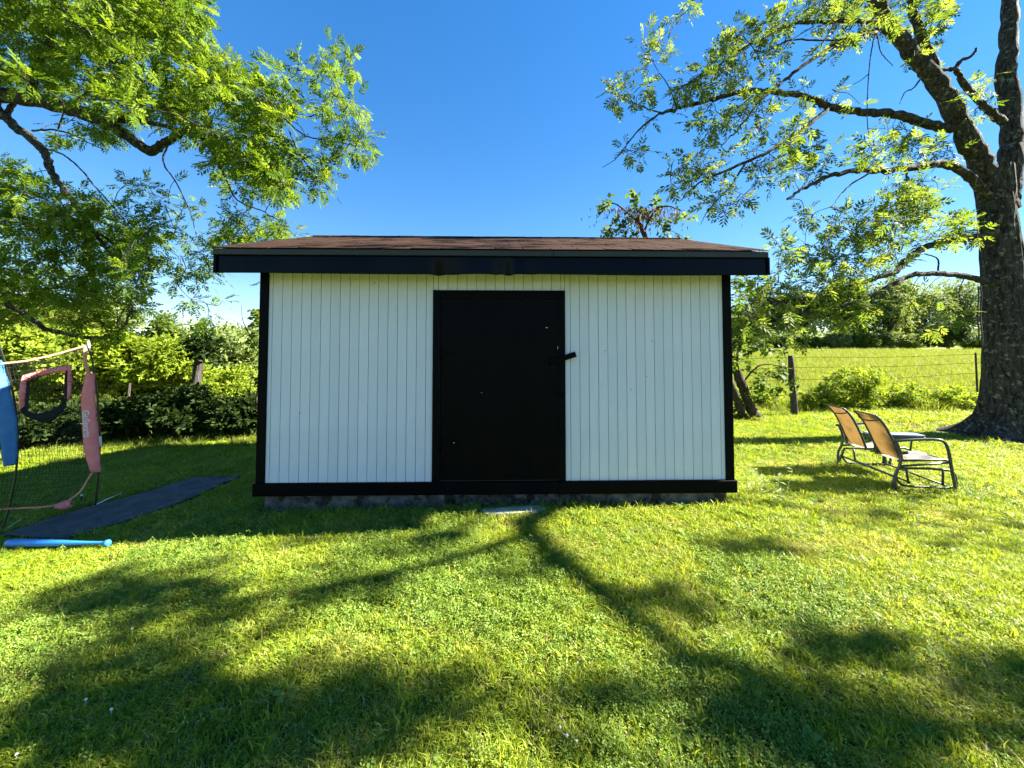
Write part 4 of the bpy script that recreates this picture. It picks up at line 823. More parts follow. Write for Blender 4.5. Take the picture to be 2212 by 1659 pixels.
# trees that close the view left and right of the picture
for px, Y, h, lab in ((-150, 22, 6.5, 'green tree beyond the left end of the hedge'), (-520, 21, 7.0, 'broad green tree on the open ground left of the walnut trunk'), (-900, 24, 7.5, 'tall green tree far left beyond the walnut trunk'), (2480, 58, 10, 'tall green tree at the right end of the far tree line'), (2800, 60, 11, 'last tall green tree of the far tree line beyond the huge trunk'), (720, 34, 4.2, 'low green tree far behind the shed, left end'), (1000, 40, 4.5, 'low green tree far behind the shed door'), (1300, 42, 4.6, 'low green tree far behind the right part of the shed')):
    ct('distant_tree', lab, 'tree', at(px, Y), Y, h, (h * .55, h * .4, h * .38, h * .58), 2600, .22, lf_mid, gb, .14, lumps=20)
# a wood far behind that reads as one mass
gf = np.random.default_rng(55); n = 16000
xw = gf.uniform(-190, 210, n); yw = 112 + gf.uniform(0, 14, n); hw = 4.5 + 4.5 * vnoise(np.stack([xw * .12 + 40, xw * 0 + 3], -1), 7) + 1.6 * vnoise(np.stack([xw * .5 + 40, yw * .3], -1), 9)
pos = np.stack([xw, yw, gz(xw, yw) - .3 + hw * gf.random(n) ** .7], -1); V, T, r = stamp([(v * 9, t) for v, t in SPR], pos, frames(gf.normal(0, 1, (n, 3)), gf, .6), gf.uniform(.7, 1.4, n), gf.random(n))
tag(obj('far_wood', mesh_tris('far_wood', V, T, r), lf_grey), 'pale green wood on the skyline far beyond the field', 'wood', kind='stuff')
# ================================================================== BALL NET
pink = surf('faded_pink_cloth', (.72, .17, .16), (.80, .25, .23), rough=.75, scale=7, bump=.5, bscale=14, dist=.02)
orange = surf('orange_webbing', (.58, .22, .12), (.68, .30, .18), rough=.75, scale=12)
blue = surf('blue_cloth', (.028, .13, .32), (.05, .19, .42), rough=.7, scale=5, bump=.5, bscale=12, dist=.02)
netm = surf('black_net_cord', (.010, .010, .010), rough=.9)
polem = surf('black_fibreglass_pole', (.012, .012, .012), rough=.35)
whitep = surf('white_plastic', (.72, .72, .70), rough=.5)
fl_, fr_ = G(5, 1150), G(205, 1098)
def NY(x): return fl_[1] + (fr_[1] - fl_[1]) * (x - 5) / 200.0
def NP_(x, y, off=0.0): return P(x, y, NY(x) + off)
net = thing('ball_net', 'black pitching practice net with pink and blue straps and a strike pocket', 'net', (fl_ + fr_) / 2)
def strip(name, left, right, mat, th=.012, nseg=14, wav=.012, seed=0, parent=None):
    a = catmull([NP_(*q) for q in left], nseg); b_ = catmull([NP_(*q) for q in right], nseg); k = min(len(a), len(b_)); 
    a = a[np.linspace(0, len(a) - 1, 40).astype(int)]; b_ = b_[np.linspace(0, len(b_) - 1, 40).astype(int)]; m_ = 9
    s = np.linspace(0, 1, m_)[None, :, None]; V = a[:, None] * (1 - s) + b_[:, None] * s
    bul = np.sin(np.linspace(0, np.pi, m_))[None, :] * .028 + wav * (vnoise(np.stack(np.meshgrid(np.arange(40) * .55 + seed, np.arange(m_) * .5 + 7, indexing='ij'), -1), 3) - .5)
    V[..., 1] -= bul; V = V.reshape(-1, 3); i = (np.arange(39)[:, None] * m_ + np.arange(m_ - 1)[None]).ravel()
    o = wpart(name, V, np.stack([i, i + 1, i + 1 + m_, i + m_], -1), mat, net, smooth=True)
    md = o.modifiers.new('thick', 'SOLIDIFY'); md.thickness = th; md.offset = 0; return o
def cord(name, pts, r, mat, off=0.0, seg=6):
    t = Tubes(); t.add(catmull([NP_(x, y, off) for x, y in pts], 5), r, seg); V, T = t.get(); return wpart(name, V, T, mat, net, smooth=True)
cord('pole', [(205, 1098), (212, 1030), (216, 950), (212, 880), (203, 800), (192, 750)], .009, polem, .03)
cord('pole_tip', [(192.5, 752), (190.5, 737)], .012, whitep, .03); cord('pole_sleeve', [(217, 965), (216.5, 942)], .012, whitep, .03)
cord('pole', [(3, 1152), (22, 1085), (35, 1015), (38, 940), (30, 860), (10, 780), (-10, 725)], .009, polem, .03)
ps = strip('strap', [(188, 806), (177.5, 846), (176.6, 875), (180, 945), (186, 987), (196.6, 1017)], [(204, 806), (205.5, 855), (207, 880), (210, 913), (215.7, 972), (217.7, 1019)], pink); ps['label'] = 'faded pink strap with printed lettering'
bs_ = strip('strap', [(-24, 776), (-14, 869), (-3, 910), (3, 972), (9, 1006)], [(4, 778), (17, 822), (29, 869), (36, 910), (37.5, 972), (34, 1004)], blue, seed=9); bs_['label'] = 'blue strap on the left pole'
cord('top_rail', [(184, 747), (150, 757), (110, 768), (60, 779), (0, 786), (-30, 788)], .010, orange)
cord('top_strap', [(183, 747), (181.5, 765), (184, 785), (190, 806)], .012, orange); cord('top_strap', [(183, 747), (187, 760), (186, 780), (193, 806)], .009, orange)
cord('bottom_rope', [(200, 1019), (188, 1038), (173, 1062), (152, 1078), (126, 1089), (97, 1095), (30, 1098), (-30, 1102)], .010, orange)
strip('weight_pocket', [(128, 1089), (140, 1082), (157, 1080)], [(131, 1097), (145, 1098), (158, 1092)], pink, .03, seed=4)
# strike pocket frame
strip('pocket_band', [(51, 812), (47, 845), (45, 882)], [(62, 819), (56, 850), (51, 885)], pink, seed=2)
strip('pocket_band', [(51, 811), (100, 798), (153, 788)], [(62, 820), (100, 809), (150, 800)], pink, seed=3)
strip('pocket_band', [(143, 798), (144, 830), (146, 860)], [(154, 788), (155, 830), (150, 862)], pink, seed=5)
strip('pocket_bag', [(50, 884), (58, 899), (80, 908), (97, 913), (118, 906), (138, 885), (145, 862)], [(54, 878), (62, 890), (80, 893), (97, 890), (118, 883), (134, 868), (143, 850)], netm, .006, seed=6)
t = Tubes()
for a_, b_ in (((62, 822), (57, 896)), ((143, 800), (141, 880))): t.add([NP_(*a_, -.01), NP_(*b_, -.01)], .012, 5)
V, T = t.get(); wpart('pocket_edge', V, T, netm, net)
# netting
Lp = catmull([NP_(-22, y) for y in (790, 860, 930, 1000, 1060, 1102)], 12); Rp = catmull([NP_(*q) for q in ((184, 748), (186, 806), (181, 880), (186, 960), (197, 1018), (183, 1046), (152, 1079))], 12)
nl, nr_ = 34, 40
Li = np.array([Lp[int(k)] for k in np.linspace(0, len(Lp) - 1, nr_)]); Ri = np.array([Rp[int(k)] for k in np.linspace(0, len(Rp) - 1, nr_)])
s = np.linspace(0, 1, nl)[None, :, None]; S = Li[:, None] * (1 - s) + Ri[:, None] * s
S[..., 2] -= .05 * np.sin(np.pi * s[..., 0]) * np.linspace(1, .2, nr_)[:, None] ; S[..., 1] += .10 * np.sin(np.pi * s[..., 0]) * np.sin(np.linspace(0, np.pi, nr_))[:, None]
S += np.random.default_rng(1).normal(0, .003, S.shape)
t = Tubes()
for k in range(nr_): t.add(S[k], .0016, 3, cap=False)
for k in range(nl): t.add(S[:, k], .0016, 3, cap=False)
V, T = t.get(); wpart('netting', V, T, netm, net, kind='stuff')
# lettering on the pink strap
cu = bpy.data.curves.new('lettering', 'FONT'); cu.body = 'GoSports'; cu.size = .076; cu.offset = .0016; cu.extrude = .001; cu.align_x = 'CENTER'; cu.align_y = 'CENTER'
tmp = bpy.data.objects.new('lettering', cu); C.objects.link(tmp); bpy.context.view_layer.update()
me = bpy.data.meshes.new_from_object(tmp.evaluated_get(bpy.context.evaluated_depsgraph_get())); bpy.data.objects.remove(tmp); bpy.data.curves.remove(cu)
c0 = NP_(194.5, 914); dn = NP_(197.5, 950) - NP_(192.5, 876); dn /= np.linalg.norm(dn); rt_ = NP_(204, 914) - NP_(184, 914); rt_ -= dn * np.dot(rt_, dn); rt_ /= np.linalg.norm(rt_)
nrm = np.cross(dn, rt_); view = np.array([0, 0, CAM_Z]) - c0
if np.dot(nrm, view) < 0: nrm = -nrm
o = obj('lettering', me, surf('pale_print', (.62, .60, .62), rough=.7), ps)
o.matrix_local = Matrix.Translation(Vector(c0 - np.array(net.location)) + Vector((0, -.040, 0))) @ Matrix(np.stack([dn, rt_, nrm], -1).tolist()).to_4x4()
# tent stakes and rods beside the net
def rod(label, a, b_, r, mat, name='plastic_rod'):
    A_, B_ = G(*a) + [0, 0, r + .012], G(*b_) + [0, 0, r + .03]; tag(obj(name, tube_me(name, [A_, (A_ + B_) / 2 + [0, 0, .004], B_], r, 7), mat), label, 'rod')
rod('white rod lying beside the foot of the pink strap pole', (203, 1096), (262, 1072), .008, whitep)
rod('pale green rod lying in the grass at the left pole foot', (8, 1150), (47, 1129), .006, surf('pale_green_plastic', (.35, .48, .36)))
gs = G(175, 1088)
stk = thing('ground_stake', 'small dark stake with a white head standing by the bottom rope', 'stake', gs)
wpart('shaft', *(lambda t: (t.add([gs - [0, 0, .03], gs + [.005, 0, .09]], .006, 6), t.get())[1])(Tubes()), polem, stk); wpart('head', *(lambda t: (t.add([gs + [.005, 0, .09], gs + [.005, 0, .105]], .011, 8), t.get())[1])(Tubes()), whitep, stk)
# ================================================================== MAT AND BAT
mat_poly = [(409, 1034), (523, 1030), (427, 1082), (306, 1121), (178, 1160), (117, 1171), (12, 1168), (0, 1160), (60, 1135), (171, 1099), (309, 1068)]
W_ = np.array([G(*q)[:2] for q in mat_poly])
sideA = catmull([np.r_[G(*q)[:2], 0] for q in ((412, 1038), (309, 1070), (174, 1107), (4, 1163))], 14); sideB = catmull([np.r_[G(*q)[:2], 0] for q in ((520, 1034), (420, 1080), (300, 1122), (135, 1172))], 14)
rs = lambda a: np.stack([np.interp(np.linspace(0, len(a) - 1, 70), np.arange(len(a)), a[:, k]) for k in (0, 1)], -1)
sv = np.linspace(0, 1, 22)[None, :, None]; XY = rs(sideA)[:, None] * (1 - sv) + rs(sideB)[:, None] * sv
zm = gz(XY[..., 0], XY[..., 1]) + .014 + .016 * vnoise(XY * 2.0 + 30, 4) + .006 * vnoise(XY * 6 + 60, 6)
V = np.concatenate([XY, zm[..., None]], -1).reshape(-1, 3); i = (np.arange(69)[:, None] * 22 + np.arange(21)[None]).ravel()
rub = surf('black_rubber_mat', (.018, .022, .025), (.060, .068, .074), rough=.75, scale=7, bump=.6, bscale=22, dist=.01, spots=(14, .60, (.010, .012, .012)))
mo = obj('rubber_mat', mesh_tris('rubber_mat', V, np.stack([i, i + 1, i + 1 + 22, i + 22], -1), smooth=True), rub); md = mo.modifiers.new('thick', 'SOLIDIFY'); md.thickness = .012; md.offset = -1
tag(mo, 'long black rubber pitching mat lying in the shade beside the shed', 'mat')
bA, bB = G(14, 1187), G(236, 1187); bd = bB - bA; bl = np.linalg.norm(bd); 
prof = [(0, .012), (.01, .027), (.04, .0315), (.20, .0325), (.40, .031), (.55, .026), (.68, .0195), (.80, .0155), (.93, .0145), (.955, .015), (.965, .026), (.985, .028), (1.0, .018)]
bluep = surf('blue_plastic', (.02, .17, .52), (.03, .22, .62), rough=.4, scale=3)
t = Tubes(); bz = .055
t.add([bA + bd * s + [0, 0, bz] for s, r in prof], [r for s, r in prof], 18); V, T = t.get()
tag(obj('toy_bat', mesh_tris('toy_bat', V, T, smooth=True), bluep), 'bright blue plastic bat lying in the grass before the mat', 'bat')
# ================================================================== DOUBLE GLIDER
iron = surf('dark_painted_steel', (.016, .020, .020), (.032, .036, .034), rough=.4, scale=20, spec=.45)
sling = leafmat('orange_sling_fabric', [(0, (.092, .060, .031)), (1, (.100, .065, .034))], .5, .7, patch=[(9, .50, .25, (.056, .036, .019))], tcol=1.1)
seatm = surf('bleached_sling_seat', (.11, .098, .09), (.15, .133, .122), rough=.8, scale=9)
topm = surf('pale_blue_table_top', (.20, .26, .31), (.25, .31, .35), rough=.35, scale=5)
nb_ = G(1929, 1059); ang = R(-11)
gl = thing('double_glider', 'dark metal double glider with two orange sling backs and a small centre table', 'garden seat', (nb_[0], nb_[1], gz1(nb_[0] + .4, nb_[1] + .5)), ang)
WD = .98; KX = .80
def kx(pts): return [(p[0] * KX, p[1], p[2]) for p in pts]
def tp(name, pts, r, mat=iron, sp=5, seg=8, parent=None): return obj(name, tube_me(name, kx(pts), r, seg, True, sp), mat, parent or gl)
base = None
for y in (.0, WD):
    loop = [(.08, y, .25), (.40, y, .262), (.70, y, .255), (.765, y, .22), (.785, y, .14), (.775, y, .07), (.70, y, .05), (.40, y, .048), (.16, y, .05), (.075, y, .09), (.045, y, .16), (.08, y, .25)]
    tp('base_loop', loop, .014)
    tp('foot', [(.775, y, .10), (.78, y, .005)], .015, sp=0); tp('foot', [(.03, y, .16), (.005, y, .08), (.01, y, .005)], .015)
    s = .03 if y == 0 else -.03
    tp('rocker_link', [(.20, y + s, .25), (.225, y + s, .07)], .012, sp=0); tp('rocker_link', [(.66, y + s, .25), (.65, y + s, .075)], .012, sp=0)
    # arm with front leg, back leg
    yo = y - .035 if y == 0 else y + .035
    tp('arm_rest', [(-.015, yo, .572), (.22, yo, .598), (.48, yo, .612), (.60, yo, .600), (.655, yo, .545), (.685, yo, .43), (.705, yo, .28), (.735, yo, .10), (.745, yo, .02)], .016)
    tp('rear_leg', [(.03, yo, .575), (.075, yo, .47), (.09, yo, .39), (.06, yo, .28), (.012, yo, .20), (.0, yo, .12), (.005, yo, .01)], .015)
    tp('side_rail', [(.07, yo, .285), (.40, yo, .32), (.70, yo, .355)], .013, sp=0)
for x, z in ((.045, .14), (.66, .075), (.22, .09)): tp('cross_rail', [(x, .0, z), (x, WD, z)], .011, sp=0)
cw_ = .365
for y0 in (.02, WD - .02 - cw_):
    y1 = y0 + cw_; rails = [(x * KX, z) for x, z in ((.125, .35), (.10, .42), (.055, .53), (.005, .63), (-.055, .735), (-.125, .82), (-.19, .87))]
    ch_ = obj('seat_frame', tube_me('seat_frame', kx([(.09, y0, .335), (.40, y0, .352), (.68, y0, .372), (.735, y0, .352), (.735, y1, .352), (.68, y1, .372), (.40, y1, .352), (.09, y1, .335)]), .013, 8), iron, gl)
    for y in (y0, y1): obj('back_rail', tube_me('back_rail', [(x, y, z) for x, z in rails], .014, 8, True, 4), iron, ch_)
    obj('head_bar', tube_me('head_bar', kx([(-.125, y0, .817), (-.165, (y0 * .8 + y1 * .2), .79), (-.18, (y0 + y1) / 2, .782), (-.165, (y0 * .2 + y1 * .8), .79), (-.125, y1, .817)]), .009, 8, True, 4), iron, ch_)
    obj('top_bar', tube_me('top_bar', kx([(-.19, y0, .87), (-.19, y1, .87)]), .008, 8), iron, ch_)
    obj('lumbar_bar', tube_me('lumbar_bar', kx([(.03, y0 - .05, .555), (.02, y0, .57)]), .008, 6), iron, ch_)
    q = catmull([(x, 0, z) for x, z in rails], 5); m_ = 7; k = len(q)
    ysn = np.linspace(y0 + .012, y1 - .012, m_); V = np.array([[q[a][0] - .018 * math.sin(math.pi * b_ / (m_ - 1)) * math.sin(math.pi * a / (k - 1)), ysn[b_], q[a][2]] for a in range(k) for b_ in range(m_)])
    i = (np.arange(k - 1)[:, None] * m_ + np.arange(m_ - 1)[None]).ravel(); Q = np.stack([i, i + 1, i + 1 + m_, i + m_], -1)
    o = obj('back_sling', mesh_tris('back_sling', V, Q, smooth=True), sling, ch_); o['label'] = 'orange translucent sling back'
    qs = catmull(kx([(.10, 0, .345), (.25, 0, .338), (.45, 0, .350), (.66, 0, .376), (.725, 0, .362)]), 5); k = len(qs)
    V = np.array([[qs[a][0], ysn[b_], qs[a][2] + .006 - .02 * math.sin(math.pi * b_ / (m_ - 1))] for a in range(k) for b_ in range(m_)]); i = (np.arange(k - 1)[:, None] * m_ + np.arange(m_ - 1)[None]).ravel()
    obj('seat_sling', mesh_tris('seat_sling', V, np.stack([i, i + 1, i + 1 + m_, i + m_], -1), smooth=True), seatm, ch_)
ta, tbb = .02 + cw_ + .02, WD - .02 - cw_ - .02
tbl = obj('table_top', box_me('table_top', .05, .64, ta, tbb, .555, .578, .008, 2), topm, gl); tbl['label'] = 'pale blue white centre table top'
obj('table_rim', box_me('table_rim', .046, .644, ta - .004, tbb + .004, .530, .553, .004), iron, gl)
for x in (.16, .66): tp('table_leg', [(x + .03, (ta + tbb) / 2, .53), (x, (ta + tbb) / 2, .34)], .010, sp=0)
tp('table_beam', [(.10, (ta + tbb) / 2, .335), (.72, (ta + tbb) / 2, .335)], .012, sp=0)
# dead leaves on the near seat
dead = surf('dead_leaf_brown', (.20, .09, .04), (.30, .15, .07), rough=.8, scale=30)
dl = []
for k in range(7):
    bm = bmesh.new(); a = random.random() * 6.28; Ld = random.uniform(.03, .06)
    vv = [bm.verts.new(Vector((x * Ld, y * Ld, z * Ld)).copy()) for x, y, z in ((-1, 0, 0), (-.2, .35, .15), (1, 0, .1), (-.2, -.35, .12))]; bm.faces.new(vv[:3]); bm.faces.new([vv[0], vv[2], vv[3]])
    me = bpy.data.meshes.new('dead_leaf'); bm.to_mesh(me); bm.free()
    lp = Matrix.Rotation(ang, 4, 'Z') @ Vector((random.uniform(.16, .29), random.uniform(.10, .26), .340)) + gl.location
    tag(obj('dead_leaf', me, dead, None, lp, (0, 0, a)), 'curled brown dead leaf lying on a bleached glider seat', 'leaf', 'dead leaves on the glider seat')
# ================================================================== LAWN
gr = leafmat('grass_blade', [(0, (.120, .190, .016)), (.45, (.225, .300, .024)), (.8, (.305, .365, .038)), (1, (.39, .39, .09))], .42, .42, patch=[(1.7, .55, .16, (.33, .33, .075)), (.55, .50, .2, (.240, .315, .018))])
cl_m = leafmat('clover_leaf', [(0, (.105, .185, .024)), (.6, (.165, .255, .036)), (1, (.235, .315, .060))], .4, .45)
straw = leafmat('dry_straw', [(0, (.28, .22, .10)), (1, (.42, .35, .19))], .25, .7)
def blades(seed, n, hr, wr, spread, lean, mat, name):
    r = random.Random(seed); V, T, rn = [], [], []
    for _ in range(n):
        a = r.random() * 6.28; q = spread * math.sqrt(r.random()); bx_, by_ = q * math.cos(a), q * math.sin(a); h = r.uniform(*hr); w = r.uniform(*wr) / 2
        da = r.random() * 6.28; ln = h * r.uniform(*lean); dx, dy = math.cos(da) * ln, math.sin(da) * ln; sa = r.random() * 6.28; sx, sy = math.cos(sa) * w, math.sin(sa) * w; k = len(V)
        V += [(bx_ - sx, by_ - sy, -.008), (bx_ + sx, by_ + sy, -.008), (bx_ + dx * .35 - sx, by_ + dy * .35 - sy, h * .62), (bx_ + dx * .35 + sx, by_ + dy * .35 + sy, h * .62), (bx_ + dx, by_ + dy, h * (1 - .12 * r.random()))]
        T += [(k, k + 1, k + 3), (k, k + 3, k + 2), (k + 2, k + 3, k + 4)]; rn += [r.random() * .6] * 5
    me = mesh_tris(name, np.array(V), np.array(T), rn); me.materials.append(mat); return bpy.data.objects.new(name, me)
def clover(seed, n, name):
    r = random.Random(seed); V, T, rn = [], [], []
    for _ in range(n):
        x, y, z = r.gauss(0, .03), r.gauss(0, .03), r.uniform(.014, .045); a0 = r.random() * 6.28; s = r.uniform(.009, .016); tx, ty = r.gauss(0, .35), r.gauss(0, .35); c = r.random() * .7
        for q in range(3):
            a = a0 + q * 2.094; k = len(V)
            for rr_, da in ((.1, 0), (.8, .42), (1.05, 0.0), (.8, -.42)):
                px_, py_ = math.cos(a + da) * s * rr_, math.sin(a + da) * s * rr_; V.append((x + px_, y + py_, z + tx * px_ + ty * py_ + (.002 if da else 0))); rn.append(c)
            T += [(k, k + 1, k + 2), (k, k + 2, k + 3)]
        k = len(V); V += [(x - .001, y, -.005), (x + .001, y, -.005), (x, y, z)]; T.append((k, k + 1, k + 2)); rn += [c] * 3
    me = mesh_tris(name, np.array(V), np.array(T), rn); me.materials.append(cl_m); return bpy.data.objects.new(name, me)
def weed(seed, n, L, Wd, name, mat):
    r = random.Random(seed); V, T, rn = [], [], []
    for q in range(n):
        a = q * 6.28 / n + r.uniform(-.3, .3); l_ = L * r.uniform(.7, 1.15); w = Wd * r.uniform(.8, 1.2); d = np.array([math.cos(a), math.sin(a), 0]); sd = np.array([-d[1], d[0], 0]); up = r.uniform(.25, .8); k = len(V); c = r.random() * .5
        for s_, wv, hv in ((.08, .1, .0), (.35, .8, .32), (.65, 1.0, .5), (.88, .6, .5), (1.0, .05, .42)):
            V += [d * l_ * s_ + sd * w / 2 * wv + [0, 0, hv * l_ * up + .008], d * l_ * s_ - sd * w / 2 * wv + [0, 0, hv * l_ * up + .008 + .004 * r.random()]]; rn += [c, c]
        for j in range(4): o_ = k + 2 * j; T += [(o_, o_ + 1, o_ + 3), (o_, o_ + 3, o_ + 2)]
    me = mesh_tris(name, np.array(V), np.array(T), rn); me.materials.append(mat); return bpy.data.objects.new(name, me)
kit = bpy.data.collections.new('lawn_kit')
parts_ = [blades(k, 22, (.018, .038), (.0034, .0058), .040, (.6, 2.0), gr, 'a%d_blades' % k) for k in range(5)] + [blades(9, 18, (.035, .075), (.004, .006), .04, (.3, .9), gr, 'b0_tall')] + \
         [clover(k, 13, 'c%d_clover' % k) for k in range(3)] + [weed(1, 6, .06, .028, 'd0_weed', cl_m), weed(2, 5, .065, .034, 'd1_weed', cl_m)] + [blades(12, 12, (.012, .030), (.002, .004), .06, (1.5, 4.5), straw, 'e0_straw')]
for o in parts_: kit.objects.link(o)
order_ = sorted(o.name for o in parts_); IX = {nm: k for k, nm in enumerate(order_)}
def scatter(name, pos, rz, scl, idx, coll, label, tilt=.15):
    n = len(pos); me = bpy.data.meshes.new(name); me.vertices.add(n); me.vertices.foreach_set('co', np.ascontiguousarray(pos, np.float32).ravel())
    rot = np.stack([rng.normal(0, tilt, n), rng.normal(0, tilt, n), rz], -1).astype(np.float32)
    a = me.attributes.new('rot', 'FLOAT_VECTOR', 'POINT'); a.data.foreach_set('vector', rot.ravel())
    a = me.attributes.new('scl', 'FLOAT', 'POINT'); a.data.foreach_set('value', np.ascontiguousarray(scl, np.float32))
    a = me.attributes.new('idx', 'INT', 'POINT'); a.data.foreach_set('value', np.ascontiguousarray(idx, np.int32))
    o = bpy.data.objects.new(name, me); C.objects.link(o)
    ng = bpy.data.node_groups.new(name, 'GeometryNodeTree'); ng.interface.new_socket('Geometry', in_out='INPUT', socket_type='NodeSocketGeometry'); ng.interface.new_socket('Geometry', in_out='OUTPUT', socket_type='NodeSocketGeometry')
    N, L = ng.nodes, ng.links; gi, go = N.new('NodeGroupInput'), N.new('NodeGroupOutput'); ip = N.new('GeometryNodeInstanceOnPoints'); ci = N.new('GeometryNodeCollectionInfo')
    ci.inputs['Collection'].default_value = coll; ci.inputs['Separate Children'].default_value = True; ci.inputs['Reset Children'].default_value = True
    def na_(nm, t): q = N.new('GeometryNodeInputNamedAttribute'); q.data_type = t; q.inputs['Name'].default_value = nm; return q.outputs[0]
    e2 = N.new('FunctionNodeEulerToRotation'); L.new(na_('rot', 'FLOAT_VECTOR'), e2.inputs[0]); L.new(e2.outputs[0], ip.inputs['Rotation'])
    L.new(na_('scl', 'FLOAT'), ip.inputs['Scale']); L.new(na_('idx', 'INT'), ip.inputs['Instance Index']); ip.inputs['Pick Instance'].default_value = True
    L.new(gi.outputs[0], ip.inputs['Points']); L.new(ci.outputs[0], ip.inputs['Instance']); L.new(ip.outputs[0], go.inputs[0])
    md = o.modifiers.new('scatter', 'NODES'); md.node_group = ng
    return tag(o, label, 'grass', kind='stuff')
def band(y0, y1, dens, xl=None, xr=None):
    out = []
    xm = 1.45 * y1 + 1.0; n = int(dens * (y1 - y0) * 2 * xm); x = rng.uniform(-xm, xm, n); y = rng.uniform(y0, y1, n); k = np.abs(x) < 1.45 * y + 1.0
    xo = rng.uniform(-2.6 * y1 - 3, 2.6 * y1 + 3, int(n * .45)); yo = rng.uniform(y0, y1, len(xo)); ko = np.abs(xo) >= 1.45 * yo + 1.0
    return np.r_[x[k], xo[ko]], np.r_[y[k], yo[ko]]
X, Yv, Sv = [], [], []
for y0, y1, d_, s in ((.7, 2.2, 1350, 1.0), (2.2, 3.6, 1100, 1.05), (3.6, 6, 620, 1.25), (6, 9, 330, 1.6), (9, 12.5, 170, 2.1)):
    x, y = band(y0, y1, d_); X.append(x); Yv.append(y); Sv.append(np.full(len(x), s))
X, Yv, Sv = map(np.concatenate, (X, Yv, Sv))
cT, sT = math.cos(TH), math.sin(TH); lx = (X - SHED[0]) * cT + (Yv - SHED[1]) * sT; ly = -(X - SHED[0]) * sT + (Yv - SHED[1]) * cT
keep = ~((np.abs(lx) < A - .03) & (ly > -.05) & (ly < D + .02))
keep &= ~inpoly_np(X, Yv, [tuple(q) for q in (W_ - W_.mean(0)) * .985 + W_.mean(0)])
dt = np.hypot(X - TX, Yv - TY); keep &= (dt > 1.0) & ((dt > 1.75) | (rng.random(len(X)) < .25))
step = [G(*q)[:2] for q in ((1040, 1106), (1160, 1098), (1172, 1108), (1060, 1118))]
keep &= ~(inpoly_np(X, Yv, [tuple(q) for q in step]) & (rng.random(len(X)) < .9))
bare = vnoise(np.stack([X * 1.9 + 40, Yv * 1.9 + 40], -1), 17); keep &= ~((bare > .86) & (rng.random(len(X)) < .55))
X, Yv, Sv = X[keep], Yv[keep], Sv[keep]; n = len(X); nzv = vnoise(np.stack([X * 1.1 + 70, Yv * 1.1 + 70], -1), 23); u = rng.random(n)
idx = np.array([IX['a%d_blades' % k] for k in range(5)])[rng.integers(0, 5, n)]
cprob = np.clip((nzv - .38) * 1.9, .04, .62) * np.clip((5.5 - Yv) / 3, .15, 1); isc = u < cprob; idx = np.where(isc, np.array([IX['c%d_clover' % k] for k in range(3)])[rng.integers(0, 3, n)], idx)
u2 = rng.random(n); idx = np.where(u2 < .035, IX['b0_tall'], idx); idx = np.where((u2 > .91) & (Yv < 6), IX['e0_straw'], idx); idx = np.where((u2 > .50) & (u2 < .502), IX['d0_weed'], idx); idx = np.where((u2 > .55) & (u2 < .5508), IX['d1_weed'], idx)
scl = Sv * rng.uniform(.75, 1.2, n) * (.85 + .35 * vnoise(np.stack([X * .8 + 9, Yv * .8 + 9], -1), 29))
scatter('lawn_grass', np.stack([X, Yv, gz(X, Yv)], -1), rng.uniform(0, 6.28, n), scl, idx, kit, 'sunlit mown lawn of grass blades and clover, striped by tree shadows')
# longer grass against the footing and at the fence line
kit2 = bpy.data.collections.new('tall_kit')
gr_f = leafmat('field_grass', [(0, (.10, .145, .016)), (.5, (.15, .195, .026)), (1, (.215, .235, .055))], .45, .5, patch=[(.5, .5, .2, (.16, .205, .026))])
for k in range(3): kit2.objects.link(blades(40 + k, 26, (.10, .26), (.005, .009), .10, (.25, .8), gr_f, 't%d_tall' % k))
X2, Y2, S2 = [], [], []
xx = rng.uniform(-A, A, 130); X2.append(SHED[0] + xx * cT + .03 * sT); Y2.append(SHED[1] + xx * sT - rng.uniform(.02, .10, 130)); S2.append(rng.uniform(.12, .34, 130))
xx = rng.uniform(3.0, 18, 2400); X2.append(xx); Y2.append(YF + rng.normal(.35, .45, 2400)); S2.append(rng.uniform(.6, 1.5, 2400) * (.6 + 1.1 * vnoise(np.stack([xx * 1.3 + 20, xx * 0 + 5], -1), 41)))
xx = rng.uniform(-12, -3.0, 420); X2.append(xx); Y2.append(7.4 + rng.normal(.1, .3, 420)); S2.append(rng.uniform(.4, .9, 420))
X2, Y2, S2 = map(np.concatenate, (X2, Y2, S2))
X3 = rng.uniform(2.5, 64, 32000); Y3 = YF + .5 + 34 * rng.random(32000) ** 1.7; k = X3 < 2.2 * Y3 + 4; X3, Y3 = X3[k], Y3[k]
X4 = rng.uniform(-34, -3, 8000); Y4 = 9 + 14 * rng.random(8000) ** 1.4
scatter('field_grass', np.stack([np.r_[X3, X4], np.r_[Y3, Y4], gz(np.r_[X3, X4], np.r_[Y3, Y4])], -1), rng.uniform(0, 6.28, len(X3) + len(X4)), np.r_[rng.uniform(.8, 1.7, len(X3)) * (1 + .02 * (Y3 - YF)), rng.uniform(.7, 1.4, len(X4))], rng.integers(0, 3, len(X3) + len(X4)), kit2, 'tall pale green grass of the field beyond the wire fence', .1)
scatter('edge_grass', np.stack([X2, Y2, gz(X2, Y2)], -1), rng.uniform(0, 6.28, len(X2)), S2, rng.integers(0, 3, len(X2)), kit2, 'uncut longer grass along the footing, hedge and fence lines', .15)
